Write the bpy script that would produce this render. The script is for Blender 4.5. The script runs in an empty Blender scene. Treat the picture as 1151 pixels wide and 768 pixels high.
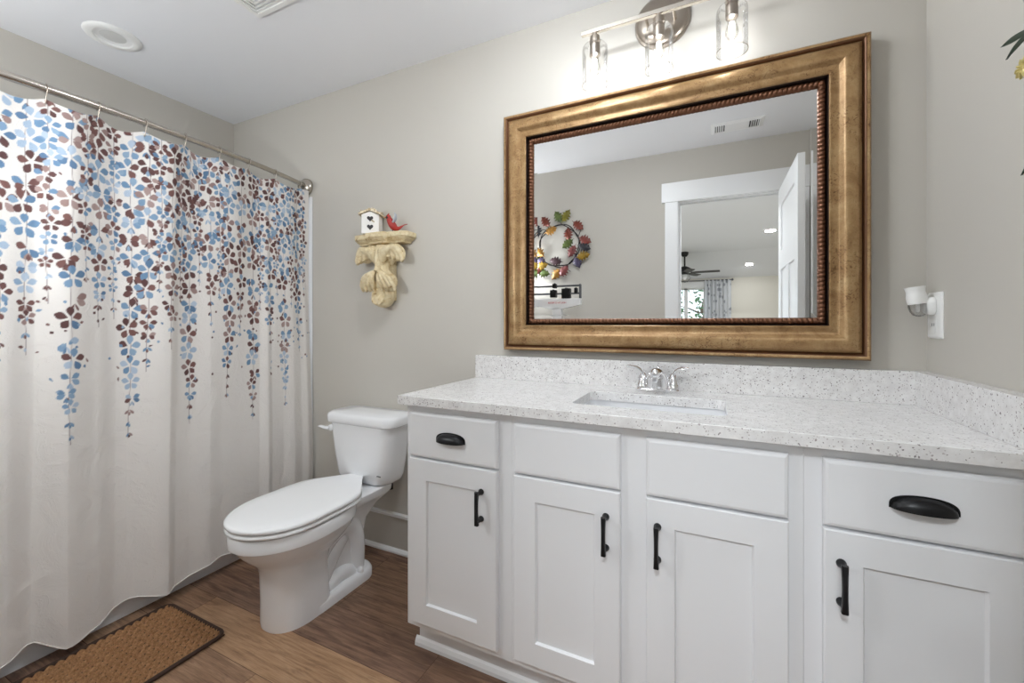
import bpy, bmesh, math, random
import numpy as np
from math import sin, cos, pi, sqrt, radians, exp

sc = bpy.context.scene
COL = sc.collection
# ------------------------------------------------------------------ camera
F_PX, HORIZ, YAW = 473.26, 363.1, 0.4449
cam_d = bpy.data.cameras.new('camera')
cam = bpy.data.objects.new('camera', cam_d)
COL.objects.link(cam)
cam.location = (-0.5803, -1.6795, 1.1571)
cam.rotation_euler = (pi / 2, 0, YAW)
cam_d.sensor_fit = 'HORIZONTAL'
cam_d.sensor_width = 36.0
cam_d.lens = F_PX / 1151 * 36.0
cam_d.shift_y = (HORIZ - 384.0) / 1151
cam_d.clip_start = 0.01
sc.camera = cam
# ------------------------------------------------------------------ world, exposure
w = bpy.data.worlds.new('world'); sc.world = w
w.use_nodes = True
w.node_tree.nodes['Background'].inputs[0].default_value = (0.80, 0.90, 1.0, 1)
w.node_tree.nodes['Background'].inputs[1].default_value = 1.3
vs = sc.view_settings
vs.view_transform = 'Standard'; vs.look = 'None'; vs.gamma = 1.0; vs.use_curve_mapping = False
vs.exposure = 0.95
BULB_E = 62.0          # emission of the three vanity bulbs
BED_W = 17.0            # watts of each bedroom downlight
GLOBE_FILL_E = 60.0           # glow of the globe added on the rear wall for fill
FLUSH_FILL_E = 33.0          # glow of the fill light added outside the door
DOME_FILL_E = 26.0           # glow of the ceiling dome added for fill
cy = sc.cycles
cy.use_denoising = True
cy.max_bounces = 14; cy.diffuse_bounces = 8; cy.glossy_bounces = 6
cy.transmission_bounces = 6; cy.transparent_max_bounces = 12
cy.caustics_reflective = False; cy.caustics_refractive = False
cy.sample_clamp_indirect = 6.0


def lamp(name, loc, watts, size=0.07, parent=None, rot=(0, 0, 0), col=(0.94, 0.97, 1.0)):
    d = bpy.data.lights.new(name, 'AREA'); d.shape = 'DISK'; d.size = size * 2
    d.energy = watts; d.color = col
    o = bpy.data.objects.new(name, d); COL.objects.link(o); o.location = loc; o.rotation_euler = rot
    if parent: o.parent = parent
    return o


# ------------------------------------------------------------------ materials
def srgb(r, g, b):
    f = lambda c: (c / 255 / 12.92) if c / 255 <= 0.04045 else ((c / 255 + 0.055) / 1.055) ** 2.4
    return (f(r), f(g), f(b), 1)


class Mat:
    def __init__(s, name, col=(0.8, 0.8, 0.8, 1), rough=0.5, metal=0.0, spec=0.5):
        s.m = bpy.data.materials.new(name); s.m.use_nodes = True
        s.t = s.m.node_tree; s.N = s.t.nodes; s.b = s.N['Principled BSDF']
        s.b.inputs['Base Color'].default_value = col
        s.b.inputs['Roughness'].default_value = rough
        s.b.inputs['Metallic'].default_value = metal
        s.b.inputs['Specular IOR Level'].default_value = spec

    def n(s, typ, **kw):
        o = s.N.new(typ)
        for k, v in kw.items():
            if k in o.inputs: o.inputs[k].default_value = v
            else: setattr(o, k, v)
        return o

    def l(s, a, ao, b, bi):
        s.t.links.new(a.outputs[ao], b.inputs[bi])

    def coord(s, scale=(1, 1, 1), kind='Object', rot=(0, 0, 0)):
        tc = s.n('ShaderNodeTexCoord'); mp = s.n('ShaderNodeMapping')
        mp.inputs['Scale'].default_value = scale; mp.inputs['Rotation'].default_value = rot
        s.l(tc, kind, mp, 'Vector')
        return mp

    def noise(s, co, scale, detail=4, rough=0.55, dist=0.0):
        o = s.n('ShaderNodeTexNoise')
        o.inputs['Scale'].default_value = scale; o.inputs['Detail'].default_value = detail
        o.inputs['Roughness'].default_value = rough; o.inputs['Distortion'].default_value = dist
        if co: s.l(co, 0, o, 'Vector')
        return o

    def ramp(s, src, out, stops):
        r = s.n('ShaderNodeValToRGB'); e = r.color_ramp.elements
        while len(e) < len(stops): e.new(0.5)
        for i, (p, c) in enumerate(stops):
            e[i].position = p; e[i].color = c if len(c) == 4 else (*c, 1)
        s.l(src, out, r, 'Fac')
        return r

    def mix(s, fac, a, b, fo=None):
        m = s.n('ShaderNodeMix', data_type='RGBA')
        if isinstance(fac, (int, float)): m.inputs[0].default_value = fac
        else: s.t.links.new(fac, m.inputs[0])
        for sl, v in ((6, a), (7, b)):
            if isinstance(v, tuple): m.inputs[sl].default_value = v
            else: s.t.links.new(v, m.inputs[sl])
        return m.outputs[2]

    def base(s, sock): s.t.links.new(sock, s.b.inputs['Base Color'])

    def bump(s, src, out, strength=0.2, dist=0.01):
        b = s.n('ShaderNodeBump'); b.inputs['Strength'].default_value = strength; b.inputs['Distance'].default_value = dist
        s.l(src, out, b, 'Height'); s.l(b, 'Normal', s.b, 'Normal')


M = {}


def simple(key, col, rough=0.5, metal=0.0, spec=0.5):
    M[key] = Mat(key, col, rough, metal, spec).m


def wallmat(key, col, rough=0.75):
    a = Mat(key, col, rough, 0, 0.3)
    n = a.noise(a.coord(), 260, 3)
    a.bump(n, 'Fac', 0.06, 0.002)
    M[key] = a.m


wallmat('wall_paint', srgb(196, 192, 184))
wallmat('ceiling_paint', srgb(236, 237, 240))
wallmat('bedroom_paint', srgb(208, 204, 194))
simple('white_trim', srgb(235, 236, 237), 0.35)
simple('cabinet_white', srgb(229, 230, 232), 0.38)
simple('porcelain', srgb(236, 237, 239), 0.10, 0, 0.55)
simple('seat_plastic', srgb(238, 239, 240), 0.22)
simple('tub_acrylic', srgb(232, 234, 236), 0.18)
simple('black_metal', srgb(18, 18, 20), 0.38, 0.3)
simple('chrome', (0.85, 0.85, 0.86, 1), 0.10, 1)
simple('brushed_nickel', srgb(168, 158, 147), 0.30, 1)
simple('bright_nickel', srgb(215, 208, 198), 0.22, 1)
simple('satin_nickel', srgb(185, 178, 168), 0.27, 1)
simple('white_plastic', srgb(238, 238, 236), 0.35)
simple('white_metal', srgb(236, 236, 236), 0.4)
simple('dark_slot', srgb(58, 58, 60), 0.6)
simple('red_print', srgb(196, 60, 62), 0.5)
simple('leaf_green', srgb(20, 44, 27), 0.45)
simple('petal_yellow', srgb(206, 192, 128), 0.6)
simple('wire_black', srgb(30, 28, 30), 0.5, 0.4)
simple('beam_steel', srgb(96, 98, 104), 0.4, 0.7)
simple('carpet', srgb(196, 194, 190), 0.95)
simple('bark', srgb(86, 70, 56), 0.9)
simple('tree_leaf', srgb(70, 104, 66), 0.7)
simple('grass_ground', srgb(98, 116, 78), 0.9)
simple('mirror_silver', (0.93, 0.935, 0.93, 1), 0.0, 1)
simple('fan_grey', srgb(70, 66, 64), 0.6)
simple('soil_wicker', srgb(120, 90, 56), 0.8)
simple('bird_red', srgb(168, 44, 36), 0.5)
simple('bird_blue', srgb(186, 192, 200), 0.5)
simple('bird_dark', srgb(40, 36, 38), 0.5)
simple('bird_beak', srgb(206, 120, 50), 0.5)
simple('caulk_grey', srgb(200, 200, 198), 0.6)


def thin_glass(key, tint=(1, 1, 1, 1), refl=0.9, body=0.0):
    a = Mat(key); t = a.t
    a.N.remove(a.b)
    out = a.N['Material Output']
    tr = a.n('ShaderNodeBsdfTransparent'); tr.inputs[0].default_value = tint
    gl = a.n('ShaderNodeBsdfGlossy'); gl.inputs['Roughness'].default_value = 0.02
    lw = a.n('ShaderNodeLayerWeight'); lw.inputs[0].default_value = 0.22
    mu = a.n('ShaderNodeMath', operation='MULTIPLY_ADD'); mu.inputs[1].default_value = refl; mu.inputs[2].default_value = body
    a.l(lw, 'Fresnel', mu, 0)
    mx = a.n('ShaderNodeMixShader')
    a.l(mu, 0, mx, 0); a.l(tr, 0, mx, 1); a.l(gl, 0, mx, 2)
    a.l(mx, 0, out, 'Surface')
    M[key] = a.m


thin_glass('clear_glass', (0.97, 0.97, 0.97, 1), 0.62, 0.01)
thin_glass('bulb_glass', (0.99, 0.98, 0.96, 1), 0.5, 0.02)
thin_glass('window_glass', (0.96, 0.98, 0.98, 1), 0.6, 0.02)


def emit(key, col, strength):
    a = Mat(key, col, 0.5)
    a.b.inputs['Emission Color'].default_value = col
    a.b.inputs['Emission Strength'].default_value = strength
    M[key] = a.m


emit('bulb_glow', (0.93, 0.96, 1.0, 1), BULB_E)
emit('dome_fill', (0.905, 0.955, 1.0, 1), DOME_FILL_E)
emit('globe_fill', (0.905, 0.955, 1.0, 1), GLOBE_FILL_E)
emit('globe_fill_dim', (0.96, 0.98, 1.0, 1), GLOBE_FILL_E * 0.38)
emit('flush_fill', (0.905, 0.955, 1.0, 1), FLUSH_FILL_E)
emit('bedroom_lamp', (1.0, 0.97, 0.92, 1), 9.0)
simple('lamp_lens', srgb(214, 214, 212), 0.35)


def m_quartz():
    a = Mat('quartz', srgb(226, 224, 223), 0.16, 0, 0.5)
    co = a.coord()
    cur = None
    base = a.noise(co, 45, 5)
    r0 = a.ramp(base, 'Fac', [(0.35, srgb(216, 214, 213)), (0.65, srgb(230, 229, 228))])
    cur = r0.outputs[0]
    for sc_, thr, colr, seed in ((95, 0.13, srgb(168, 161, 160), 0), (140, 0.14, srgb(136, 130, 131), 3.3), (75, 0.075, srgb(74, 69, 72), 7.7), (190, 0.19, srgb(188, 182, 180), 5.1)):
        mp = a.coord(); mp.inputs['Location'].default_value = (seed, seed * .7, seed * .3)
        nz = a.noise(mp, 60, 2)
        mx = a.n('ShaderNodeMix', data_type='VECTOR'); mx.inputs[0].default_value = 0.012
        a.t.links.new(mp.outputs[0], mx.inputs[4]); a.t.links.new(nz.outputs['Color'], mx.inputs[5])
        v = a.n('ShaderNodeTexVoronoi'); v.inputs['Scale'].default_value = sc_
        a.t.links.new(mx.outputs[1], v.inputs['Vector'])
        # only some of the cells carry a speck, and each has its own size
        sep = a.n('ShaderNodeSeparateColor'); a.l(v, 'Color', sep, 0)
        sz = a.n('ShaderNodeMath', operation='MULTIPLY'); a.l(sep, 0, sz, 0); sz.inputs[1].default_value = thr * 2.1
        lt = a.n('ShaderNodeMath', operation='LESS_THAN'); a.l(v, 'Distance', lt, 0); a.l(sz, 0, lt, 1)
        gt = a.n('ShaderNodeMath', operation='GREATER_THAN'); a.l(sep, 1, gt, 0); gt.inputs[1].default_value = 0.45
        ml = a.n('ShaderNodeMath', operation='MULTIPLY'); a.l(lt, 0, ml, 0); a.l(gt, 0, ml, 1)
        cur = a.mix(ml.outputs[0], cur, colr)
    a.base(cur)
    M['quartz'] = a.m


m_quartz()


def m_floor():
    a = Mat('vinyl_plank', srgb(110, 82, 62), 0.42, 0, 0.4)
    at = a.n('ShaderNodeAttribute', attribute_name='tone')
    sepc = a.n('ShaderNodeSeparateColor'); a.l(at, 'Color', sepc, 0)
    co = a.coord((1, 1, 1))
    ad = a.n('ShaderNodeVectorMath', operation='ADD'); a.l(co, 0, ad, 0)
    cmb = a.n('ShaderNodeCombineXYZ')
    mu = a.n('ShaderNodeMath', operation='MULTIPLY'); mu.inputs[1].default_value = 37.0
    a.l(sepc, 1, mu, 0); a.l(mu, 0, cmb, 0); a.l(mu, 0, cmb, 1); a.l(cmb, 0, ad, 1)
    st = a.n('ShaderNodeVectorMath', operation='MULTIPLY'); a.l(ad, 0, st, 0); st.inputs[1].default_value = (1.6, 24, 1)
    g1 = a.noise(st, 3.2, 7, 0.62, 0.6)
    st2 = a.n('ShaderNodeVectorMath', operation='MULTIPLY'); a.l(ad, 0, st2, 0); st2.inputs[1].default_value = (5, 110, 1)
    g2 = a.noise(st2, 3.0, 4, 0.6)
    st3 = a.n('ShaderNodeVectorMath', operation='MULTIPLY'); a.l(ad, 0, st3, 0); st3.inputs[1].default_value = (1.0, 5, 1)
    g3 = a.noise(st3, 4.2, 5, 0.6, 1.6)
    dark = a.ramp(g1, 'Fac', [(0.28, srgb(82, 60, 50)), (0.5, srgb(122, 94, 78)), (0.72, srgb(150, 120, 100))])
    lite = a.ramp(g1, 'Fac', [(0.28, srgb(142, 108, 78)), (0.5, srgb(174, 138, 104)), (0.72, srgb(192, 158, 124))])
    c = a.mix(sepc.outputs[0], dark.outputs[0], lite.outputs[0])
    fine = a.ramp(g2, 'Fac', [(0.36, (0.72, 0.70, 0.69, 1)), (0.56, (1, 1, 1, 1))])
    m1 = a.n('ShaderNodeMix', data_type='RGBA', blend_type='MULTIPLY'); m1.inputs[0].default_value = 0.75
    a.t.links.new(c, m1.inputs[6]); a.l(fine, 0, m1, 7)
    kn = a.ramp(g3, 'Fac', [(0.33, (0.62, 0.58, 0.57, 1)), (0.47, (1, 1, 1, 1))])
    m2 = a.n('ShaderNodeMix', data_type='RGBA', blend_type='MULTIPLY'); m2.inputs[0].default_value = 0.8
    a.t.links.new(m1.outputs[2], m2.inputs[6]); a.l(kn, 0, m2, 7)
    a.base(m2.outputs[2])
    a.bump(g2, 'Fac', 0.12, 0.002)
    M['vinyl_plank'] = a.m


m_floor()


def m_gold():
    a = Mat('antique_gold', srgb(158, 120, 76), 0.36, 0.35, 0.5)
    co = a.coord((1, 1, 1))
    n1 = a.noise(co, 14, 8, 0.68, 0.5)
    r1 = a.ramp(n1, 'Fac', [(0.30, srgb(134, 100, 62)), (0.52, srgb(166, 133, 91)), (0.74, srgb(190, 162, 120))])
    n2 = a.noise(co, 60, 5, 0.72, 2.2)
    r2 = a.ramp(n2, 'Fac', [(0.38, (0.40, 0.31, 0.24, 1)), (0.47, (1, 1, 1, 1))])
    n4 = a.noise(co, 11, 3, 0.5)
    r4 = a.ramp(n4, 'Fac', [(0.40, (0.15, 0.15, 0.15, 1)), (0.62, (0.95, 0.95, 0.95, 1))])
    mx = a.n('ShaderNodeMix', data_type='RGBA', blend_type='MULTIPLY'); a.l(r4, 0, mx, 0)
    a.l(r1, 0, mx, 6); a.l(r2, 0, mx, 7)
    a.base(mx.outputs[2])
    n3 = a.noise(co, 150, 4)
    a.bump(n3, 'Fac', 0.22, 0.004)
    M['antique_gold'] = a.m
    b = Mat('copper_trim', srgb(112, 74, 52), 0.36, 0.6, 0.5)
    M['copper_trim'] = b.m
    simple('bronze_shade', srgb(98, 66, 42), 0.34, 0.5)  # bronze, darkened for the shade in the frame's outer edge and groove
    simple('black_edge', srgb(40, 26, 20), 0.5, 0.2)


m_gold()


def m_fabric():
    a = Mat('curtain_fabric', srgb(228, 225, 221), 0.85, 0, 0.2)
    at = a.n('ShaderNodeAttribute', attribute_name='print')
    a.l(at, 'Color', a.b, 'Base Color')
    co = a.coord((1, 1, 1)); n = a.noise(co, 7, 5, 0.55, 1.2)
    v = a.n('ShaderNodeTexVoronoi', feature='DISTANCE_TO_EDGE'); v.inputs['Scale'].default_value = 3.4
    wv = a.n('ShaderNodeVectorMath', operation='ADD'); a.l(co, 0, wv, 0); a.l(n, 'Color', wv, 1); a.l(wv, 0, v, 'Vector')
    r = a.ramp(v, 'Distance', [(0.0, (1, 1, 1, 1)), (0.035, (0, 0, 0, 1))])
    b1 = a.n('ShaderNodeBump'); b1.inputs['Strength'].default_value = 0.25; b1.inputs['Distance'].default_value = 0.006
    a.l(r, 0, b1, 'Height')
    b2 = a.n('ShaderNodeBump'); b2.inputs['Strength'].default_value = 0.25; b2.inputs['Distance'].default_value = 0.03
    a.l(n, 'Fac', b2, 'Height'); a.l(b2, 'Normal', b1, 'Normal'); a.l(b1, 'Normal', a.b, 'Normal')
    M['curtain_fabric'] = a.m
    s = Mat('sheer_fabric', srgb(226, 228, 232), 0.9, 0, 0.1)
    co = s.coord((1, 1, 1)); vv = s.n('ShaderNodeTexVoronoi'); vv.inputs['Scale'].default_value = 9; s.l(co, 0, vv, 'Vector')
    r = s.ramp(vv, 'Distance', [(0.28, srgb(168, 172, 180)), (0.36, srgb(228, 230, 234))]); s.base(r.outputs[0])
    s.b.inputs['Transmission Weight'].default_value = 0.0
    out = s.N['Material Output']; tl = s.n('ShaderNodeBsdfTranslucent'); s.l(r, 0, tl, 0)
    mx = s.n('ShaderNodeMixShader'); mx.inputs[0].default_value = 0.45; s.l(s.b, 0, mx, 1); s.l(tl, 0, mx, 2); s.l(mx, 0, out, 'Surface')
    M['sheer_fabric'] = s.m


m_fabric()


def m_misc():
    a = Mat('mat_braid', srgb(120, 82, 50), 0.9, 0, 0.2)
    n = a.noise(a.coord(), 160, 3, 0.6)
    r = a.ramp(n, 'Fac', [(0.3, srgb(128, 92, 62)), (0.7, srgb(172, 132, 94))]); a.base(r.outputs[0]); M['mat_braid'] = a.m
    simple('mat_edge', srgb(58, 40, 30), 0.85)
    a = Mat('aged_cream', srgb(218, 198, 150), 0.55)
    n = a.noise(a.coord(), 34, 5, 0.65, 0.8)
    r = a.ramp(n, 'Fac', [(0.30, srgb(136, 100, 58)), (0.40, srgb(206, 186, 144)), (0.62, srgb(226, 212, 178))]); a.base(r.outputs[0])
    a.bump(n, 'Fac', 0.15, 0.004)
    M['aged_cream'] = a.m
    a = Mat('birdhouse_white', srgb(238, 236, 232), 0.6); M['birdhouse_white'] = a.m
    a = Mat('birdhouse_thatch', srgb(226, 208, 176), 0.8)
    n = a.noise(a.coord(), 90, 4); r = a.ramp(n, 'Fac', [(0.35, srgb(170, 146, 104)), (0.6, srgb(238, 226, 200))]); a.base(r.outputs[0]); M['birdhouse_thatch'] = a.m
    for key, c in dict(leaf_olive=(128, 132, 40), leaf_rust=(150, 62, 40), leaf_orange=(222, 160, 62), leaf_slate=(58, 58, 66),
                       leaf_red=(158, 72, 60), leaf_fern=(112, 132, 58), leaf_mustard=(190, 150, 36), leaf_purple=(88, 76, 112),
                       leaf_plum=(98, 66, 74), leaf_rose=(164, 84, 82), leaf_lime=(160, 152, 40)).items():
        c = tuple(x * .80 for x in c); a = Mat(key, srgb(*c), 0.5, 0.1)
        n = a.noise(a.coord(), 40, 3); d = tuple(x * 0.6 for x in srgb(*c)[:3]) + (1,)
        r = a.ramp(n, 'Fac', [(0.35, d), (0.6, srgb(*c))]); a.base(r.outputs[0]); M[key] = a.m


m_misc()


# ------------------------------------------------------------------ mesh helpers
class MB:
    def __init__(s): s.v = []; s.f = []; s.mi = []

    def add(s, vs_, fs_, mi=0):
        o = len(s.v); s.v += [tuple(p) for p in vs_]
        s.f += [tuple(i + o for i in f) for f in fs_]; s.mi += [mi] * len(fs_)
        return s

    def box(s, x0, x1, y0, y1, z0, z1, mi=0):
        return s.add([(x0, y0, z0), (x1, y0, z0), (x1, y1, z0), (x0, y1, z0), (x0, y0, z1), (x1, y0, z1), (x1, y1, z1), (x0, y1, z1)],
                     [(0, 3, 2, 1), (4, 5, 6, 7), (0, 1, 5, 4), (1, 2, 6, 5), (2, 3, 7, 6), (3, 0, 4, 7)], mi)

    def loft(s, loops, caps=True, mi=0, closed=True):
        n = len(loops[0]); vs_ = [p for L in loops for p in L]; fs_ = []
        for k in range(len(loops) - 1):
            for i in range(n if closed else n - 1):
                j = (i + 1) % n
                fs_.append((k * n + i, k * n + j, (k + 1) * n + j, (k + 1) * n + i))
        if caps:
            fs_.append(tuple(reversed(range(n)))); fs_.append(tuple((len(loops) - 1) * n + i for i in range(n)))
        return s.add(vs_, fs_, mi)

    def lathe(s, prof, c, axis='z', n=32, mi=0, caps=True):
        loops = []
        for r, h in prof:
            L = []
            for i in range(n):
                a = 2 * pi * i / n; p, q = r * cos(a), r * sin(a)
                L.append({'z': (c[0] + p, c[1] + q, c[2] + h), 'y': (c[0] + p, c[1] + h, c[2] - q), 'x': (c[0] + h, c[1] + p, c[2] + q)}[axis])
            loops.append(L)
        return s.loft(loops, caps, mi)

    def tube(s, pts, r, n=10, mi=0, flat=1.0):
        pts = [np.array(p, float) for p in pts]; rr = r if hasattr(r, '__len__') else [r] * len(pts)
        loops = []; up = None
        for i, p in enumerate(pts):
            t = pts[min(i + 1, len(pts) - 1)] - pts[max(i - 1, 0)]; t /= np.linalg.norm(t) + 1e-12
            if up is None:
                up = np.array([0, 0, 1.0]) if abs(t[2]) < 0.9 else np.array([1.0, 0, 0])
            up = up - t * np.dot(up, t); up /= np.linalg.norm(up) + 1e-12
            sd = np.cross(t, up)
            loops.append([tuple(p + rr[i] * (cos(2 * pi * k / n) * sd + flat * sin(2 * pi * k / n) * up)) for k in range(n)])
        return s.loft(loops, True, mi)

    def ell(s, c, r, n=16, m=10, mi=0, rot=None):
        loops = []
        for j in range(1, m):
            ph = pi * j / m - pi / 2
            L = []
            for i in range(n):
                a = 2 * pi * i / n
                p = np.array([r[0] * cos(ph) * cos(a), r[1] * cos(ph) * sin(a), r[2] * sin(ph)])
                if rot is not None: p = rot @ p
                L.append(tuple(p + np.array(c)))
            loops.append(L)
        o = len(s.v); s.loft(loops, False, mi)
        bt = np.array([0, 0, -r[2]]); tp = np.array([0, 0, r[2]])
        if rot is not None: bt = rot @ bt; tp = rot @ tp
        b = len(s.v); s.v += [tuple(bt + np.array(c)), tuple(tp + np.array(c))]
        for i in range(n):
            s.f.append((o + (i + 1) % n, o + i, b)); s.mi.append(mi)
            q = o + (m - 2) * n
            s.f.append((q + i, q + (i + 1) % n, b + 1)); s.mi.append(mi)
        return s

    def prism(s, poly, axis, a, b, mi=0):
        def P(u, v, t): return {'x': (t, u, v), 'y': (u, t, v), 'z': (u, v, t)}[axis]
        return s.loft([[P(u, v, a) for u, v in poly], [P(u, v, b) for u, v in poly]], True, mi)

    def build(s, name, mats, parent=None, smooth=None, bevel=0, seg=2, subsurf=0, weld=False):
        if not isinstance(mats, (list, tuple)): mats = [mats]
        org = np.array(ORG.get(parent.name, (0, 0, 0)) if parent else (0, 0, 0), float)
        me = bpy.data.meshes.new(name)
        me.from_pydata([tuple(np.array(p) - org) for p in s.v], [], s.f)
        for m_ in mats: me.materials.append(M[m_] if isinstance(m_, str) else m_)
        me.polygons.foreach_set('material_index', s.mi)
        bm = bmesh.new(); bm.from_mesh(me)
        if weld: bmesh.ops.remove_doubles(bm, verts=bm.verts, dist=1e-6)
        bmesh.ops.recalc_face_normals(bm, faces=bm.faces); bm.to_mesh(me); bm.free()
        if smooth is not None:
            me.polygons.foreach_set('use_smooth', [True] * len(me.polygons))
            if smooth < 180: me.set_sharp_from_angle(angle=radians(smooth))
        me.update()
        o = bpy.data.objects.new(name, me); COL.objects.link(o)
        if parent is not None: o.parent = parent; ORG[o.name] = tuple(org)
        if bevel:
            b = o.modifiers.new('bevel', 'BEVEL'); b.width = bevel; b.segments = seg; b.limit_method = 'ANGLE'; b.angle_limit = radians(40)
        if subsurf:
            b = o.modifiers.new('sub', 'SUBSURF'); b.levels = subsurf; b.render_levels = subsurf
        return o


ORG = {}


def thing(name, label, cat, loc=(0, 0, 0), group=None):
    o = bpy.data.objects.new(name, None); COL.objects.link(o); o.location = loc; o.empty_display_size = 0.05
    ORG[o.name] = loc; o['label'] = label; o['category'] = cat
    if group: o['group'] = group
    return o


def tag(o, label, cat, group=None):
    o['label'] = label; o['category'] = cat
    if group: o['group'] = group
    return o


def struct(o): o['kind'] = 'structure'; return o


def part(o, label): o['label'] = label; return o


def rrect(x0, x1, y0, y1, r, n=6):
    P = []
    for cx, cy_, a0 in ((x1 - r, y1 - r, 0), (x0 + r, y1 - r, 90), (x0 + r, y0 + r, 180), (x1 - r, y0 + r, 270)):
        for k in range(n + 1):
            a = radians(a0 + 90 * k / n); P.append((cx + r * cos(a), cy_ + r * sin(a)))
    return P


def superell(cx, cy_, rx, ry, p=2.0, n=48, pf=None):
    P = []
    for i in range(n):
        a = 2 * pi * i / n; c, s_ = cos(a), sin(a); e = 2 / p
        P.append((cx + rx * math.copysign(abs(c) ** e, c), cy_ + ry * math.copysign(abs(s_) ** e, s_)))
    return P


# ------------------------------------------------------------------ room numbers (metres; vanity wall is y=0, right wall is x=0)
CEIL = 2.438
XL, YR = -3.370, -1.725
CT, CTB, YF, W = 0.9116, 0.8816, -0.558, 1.546
RT = 0.115
OPX0, OPX1, OPZ = -0.808, -0.120, 2.052

# ================================================================== STRUCTURE
b = MB(); b.box(XL - .1, 0.1, YR - RT, 0.1, -0.06, -0.004, 1)
rnd = random.Random(4)
tones = []
row_h = 0.18
y_top = -0.61 + row_h * 4
rows = []
k = 0
yb = y_top
while yb > YR - RT - .02:
    ya = yb - row_h
    x = XL - rnd.uniform(0, 1.1)
    segs = []
    while x < 0.1:
        x2 = x + 1.22; segs.append([x, x2, rnd.choice([0.0, 0.08, 0.16, 0.0, 0.22])]); x = x2
    if abs(yb + 0.61) < 1e-6: segs = [[-3.4, -2.47, 0.30], [-2.47, -1.25, 0.82], [-1.25, -.03, 0.15], [-.03, .1, 0.1]]
    if abs(yb + 0.43) < 1e-6: segs = [[-3.4, -2.66, .2], [-2.66, -1.44, 0.05], [-1.44, -.22, 0.12], [-.22, .1, 0]]
    if abs(yb + 0.79) < 1e-6: segs = [[-3.4, -3.16, .2], [-3.16, -1.94, 0.42], [-1.94, -.72, 0.75], [-.72, .1, .2]]
    for x0, x1, t in segs:
        x0, x1 = max(x0, XL - .08), min(x1, 0.1)
        if x1 - x0 < .01: continue
        g = 0.0007
        b.add([(x0 + g, ya + g, 0), (x1 - g, ya + g, 0), (x1 - g, yb - g, 0), (x0 + g, yb - g, 0)], [(0, 1, 2, 3)], 0)
        tones.append((len(b.f) - 1, t, rnd.random()))
    yb = ya
fl = b.build('floor', ['vinyl_plank', 'mat_edge']); struct(fl)
ca = fl.data.color_attributes.new('tone', 'FLOAT_COLOR', 'CORNER')
for fi, t, q in tones:
    for li in fl.data.polygons[fi].loop_indices: ca.data[li].color = (t, q, 0, 1)

struct(MB().box(XL - .1, .1, YR - RT, .1, CEIL, CEIL + .1).build('ceiling', 'ceiling_paint'))
struct(MB().box(XL - .1, .1, 0, .1, -.05, CEIL + .05).build('wall_back', 'wall_paint'))
struct(MB().box(XL - .1, XL, YR - RT, 0, -.05, CEIL + .05).build('wall_left', 'wall_paint'))
struct(MB().box(0, .1, YR - RT, 0, -.05, CEIL + .05).build('wall_right', 'wall_paint'))
b = MB()
b.box(XL - .1, OPX0 - .02, YR - RT, YR, -.05, CEIL + .05).box(OPX1 + .02, .1, YR - RT, YR, -.05, CEIL + .05).box(OPX0 - .02, OPX1 + .02, YR - RT, YR, OPZ + .02, CEIL + .05)
struct(b.build('wall_rear', 'wall_paint'))

# door casing: jambs and craftsman head (bathroom side and bedroom side)
b = MB()
b.box(OPX0 - .02, OPX0, YR - RT, YR, 0, OPZ + .02).box(OPX1, OPX1 + .02, YR - RT, YR, 0, OPZ + .02).box(OPX0, OPX1, YR - RT, YR, OPZ, OPZ + .02)
b.box(OPX0, OPX0 + .012, YR - .075, YR - .04, 0, OPZ).box(OPX1 - .012, OPX1, YR - .075, YR - .04, 0, OPZ).box(OPX0 + .012, OPX1 - .012, YR - .075, YR - .04, OPZ - .012, OPZ)
for ya, yb_ in ((YR, YR + .018), (YR - RT - .018, YR - RT)):
    b.box(OPX0 - .096, OPX0 - .006, ya, yb_, 0, OPZ + .006).box(OPX1 + .006, -0.004 if ya == YR else OPX1 + .096, ya, yb_, 0, OPZ + .006)
    d = .006
    if ya == YR: b.box(OPX0 - .120, -0.002, ya, yb_ + d, OPZ + .006, OPZ + .150)
    else: b.box(OPX0 - .120, OPX1 + .12, ya - d, yb_, OPZ + .006, OPZ + .150)
struct(b.build('trim_1', 'white_trim', bevel=.002))

# baseboards
def baseboard(name, runs):
    b = MB()
    for (x0, x1, y0, y1, ax) in runs:
        b.box(x0, x1, y0, y1, 0, .178)
        if ax == 'y-': b.box(x0, x1, y0 - .006, y1, .178, .196)
        if ax == 'y+': b.box(x0, x1, y0, y1 + .006, .178, .196)
        if ax == 'y-': b.prism([(y0, 0), (y0 - .014, 0), (y0 - .012, .011), (y0 - .006, .018), (y0, .021)], 'x', x0, x1)
    return struct(b.build(name, 'baseboard_paint' if 0 else 'white_trim', bevel=.0015))


b = MB(); y0 = -.013
b.box(-2.637, -1.535, y0, 0, 0, .178, 0)
bb = struct(b.build('baseboard_back', 'wall_paint'))
b = MB(); b.box(-2.637, -1.535, y0 - .008, 0, .178, .194, 0)
b.prism([(y0, 0), (y0 - .016, 0), (y0 - .015, .010), (y0 - .009, .018), (y0, .022)], 'x', -2.637, -1.535, 0)
struct(b.build('trim_2', 'white_trim', bevel=.002))
baseboard('baseboard_rear', [(-2.62, OPX0 - .097, YR, YR + .014, 'y+')])

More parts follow.
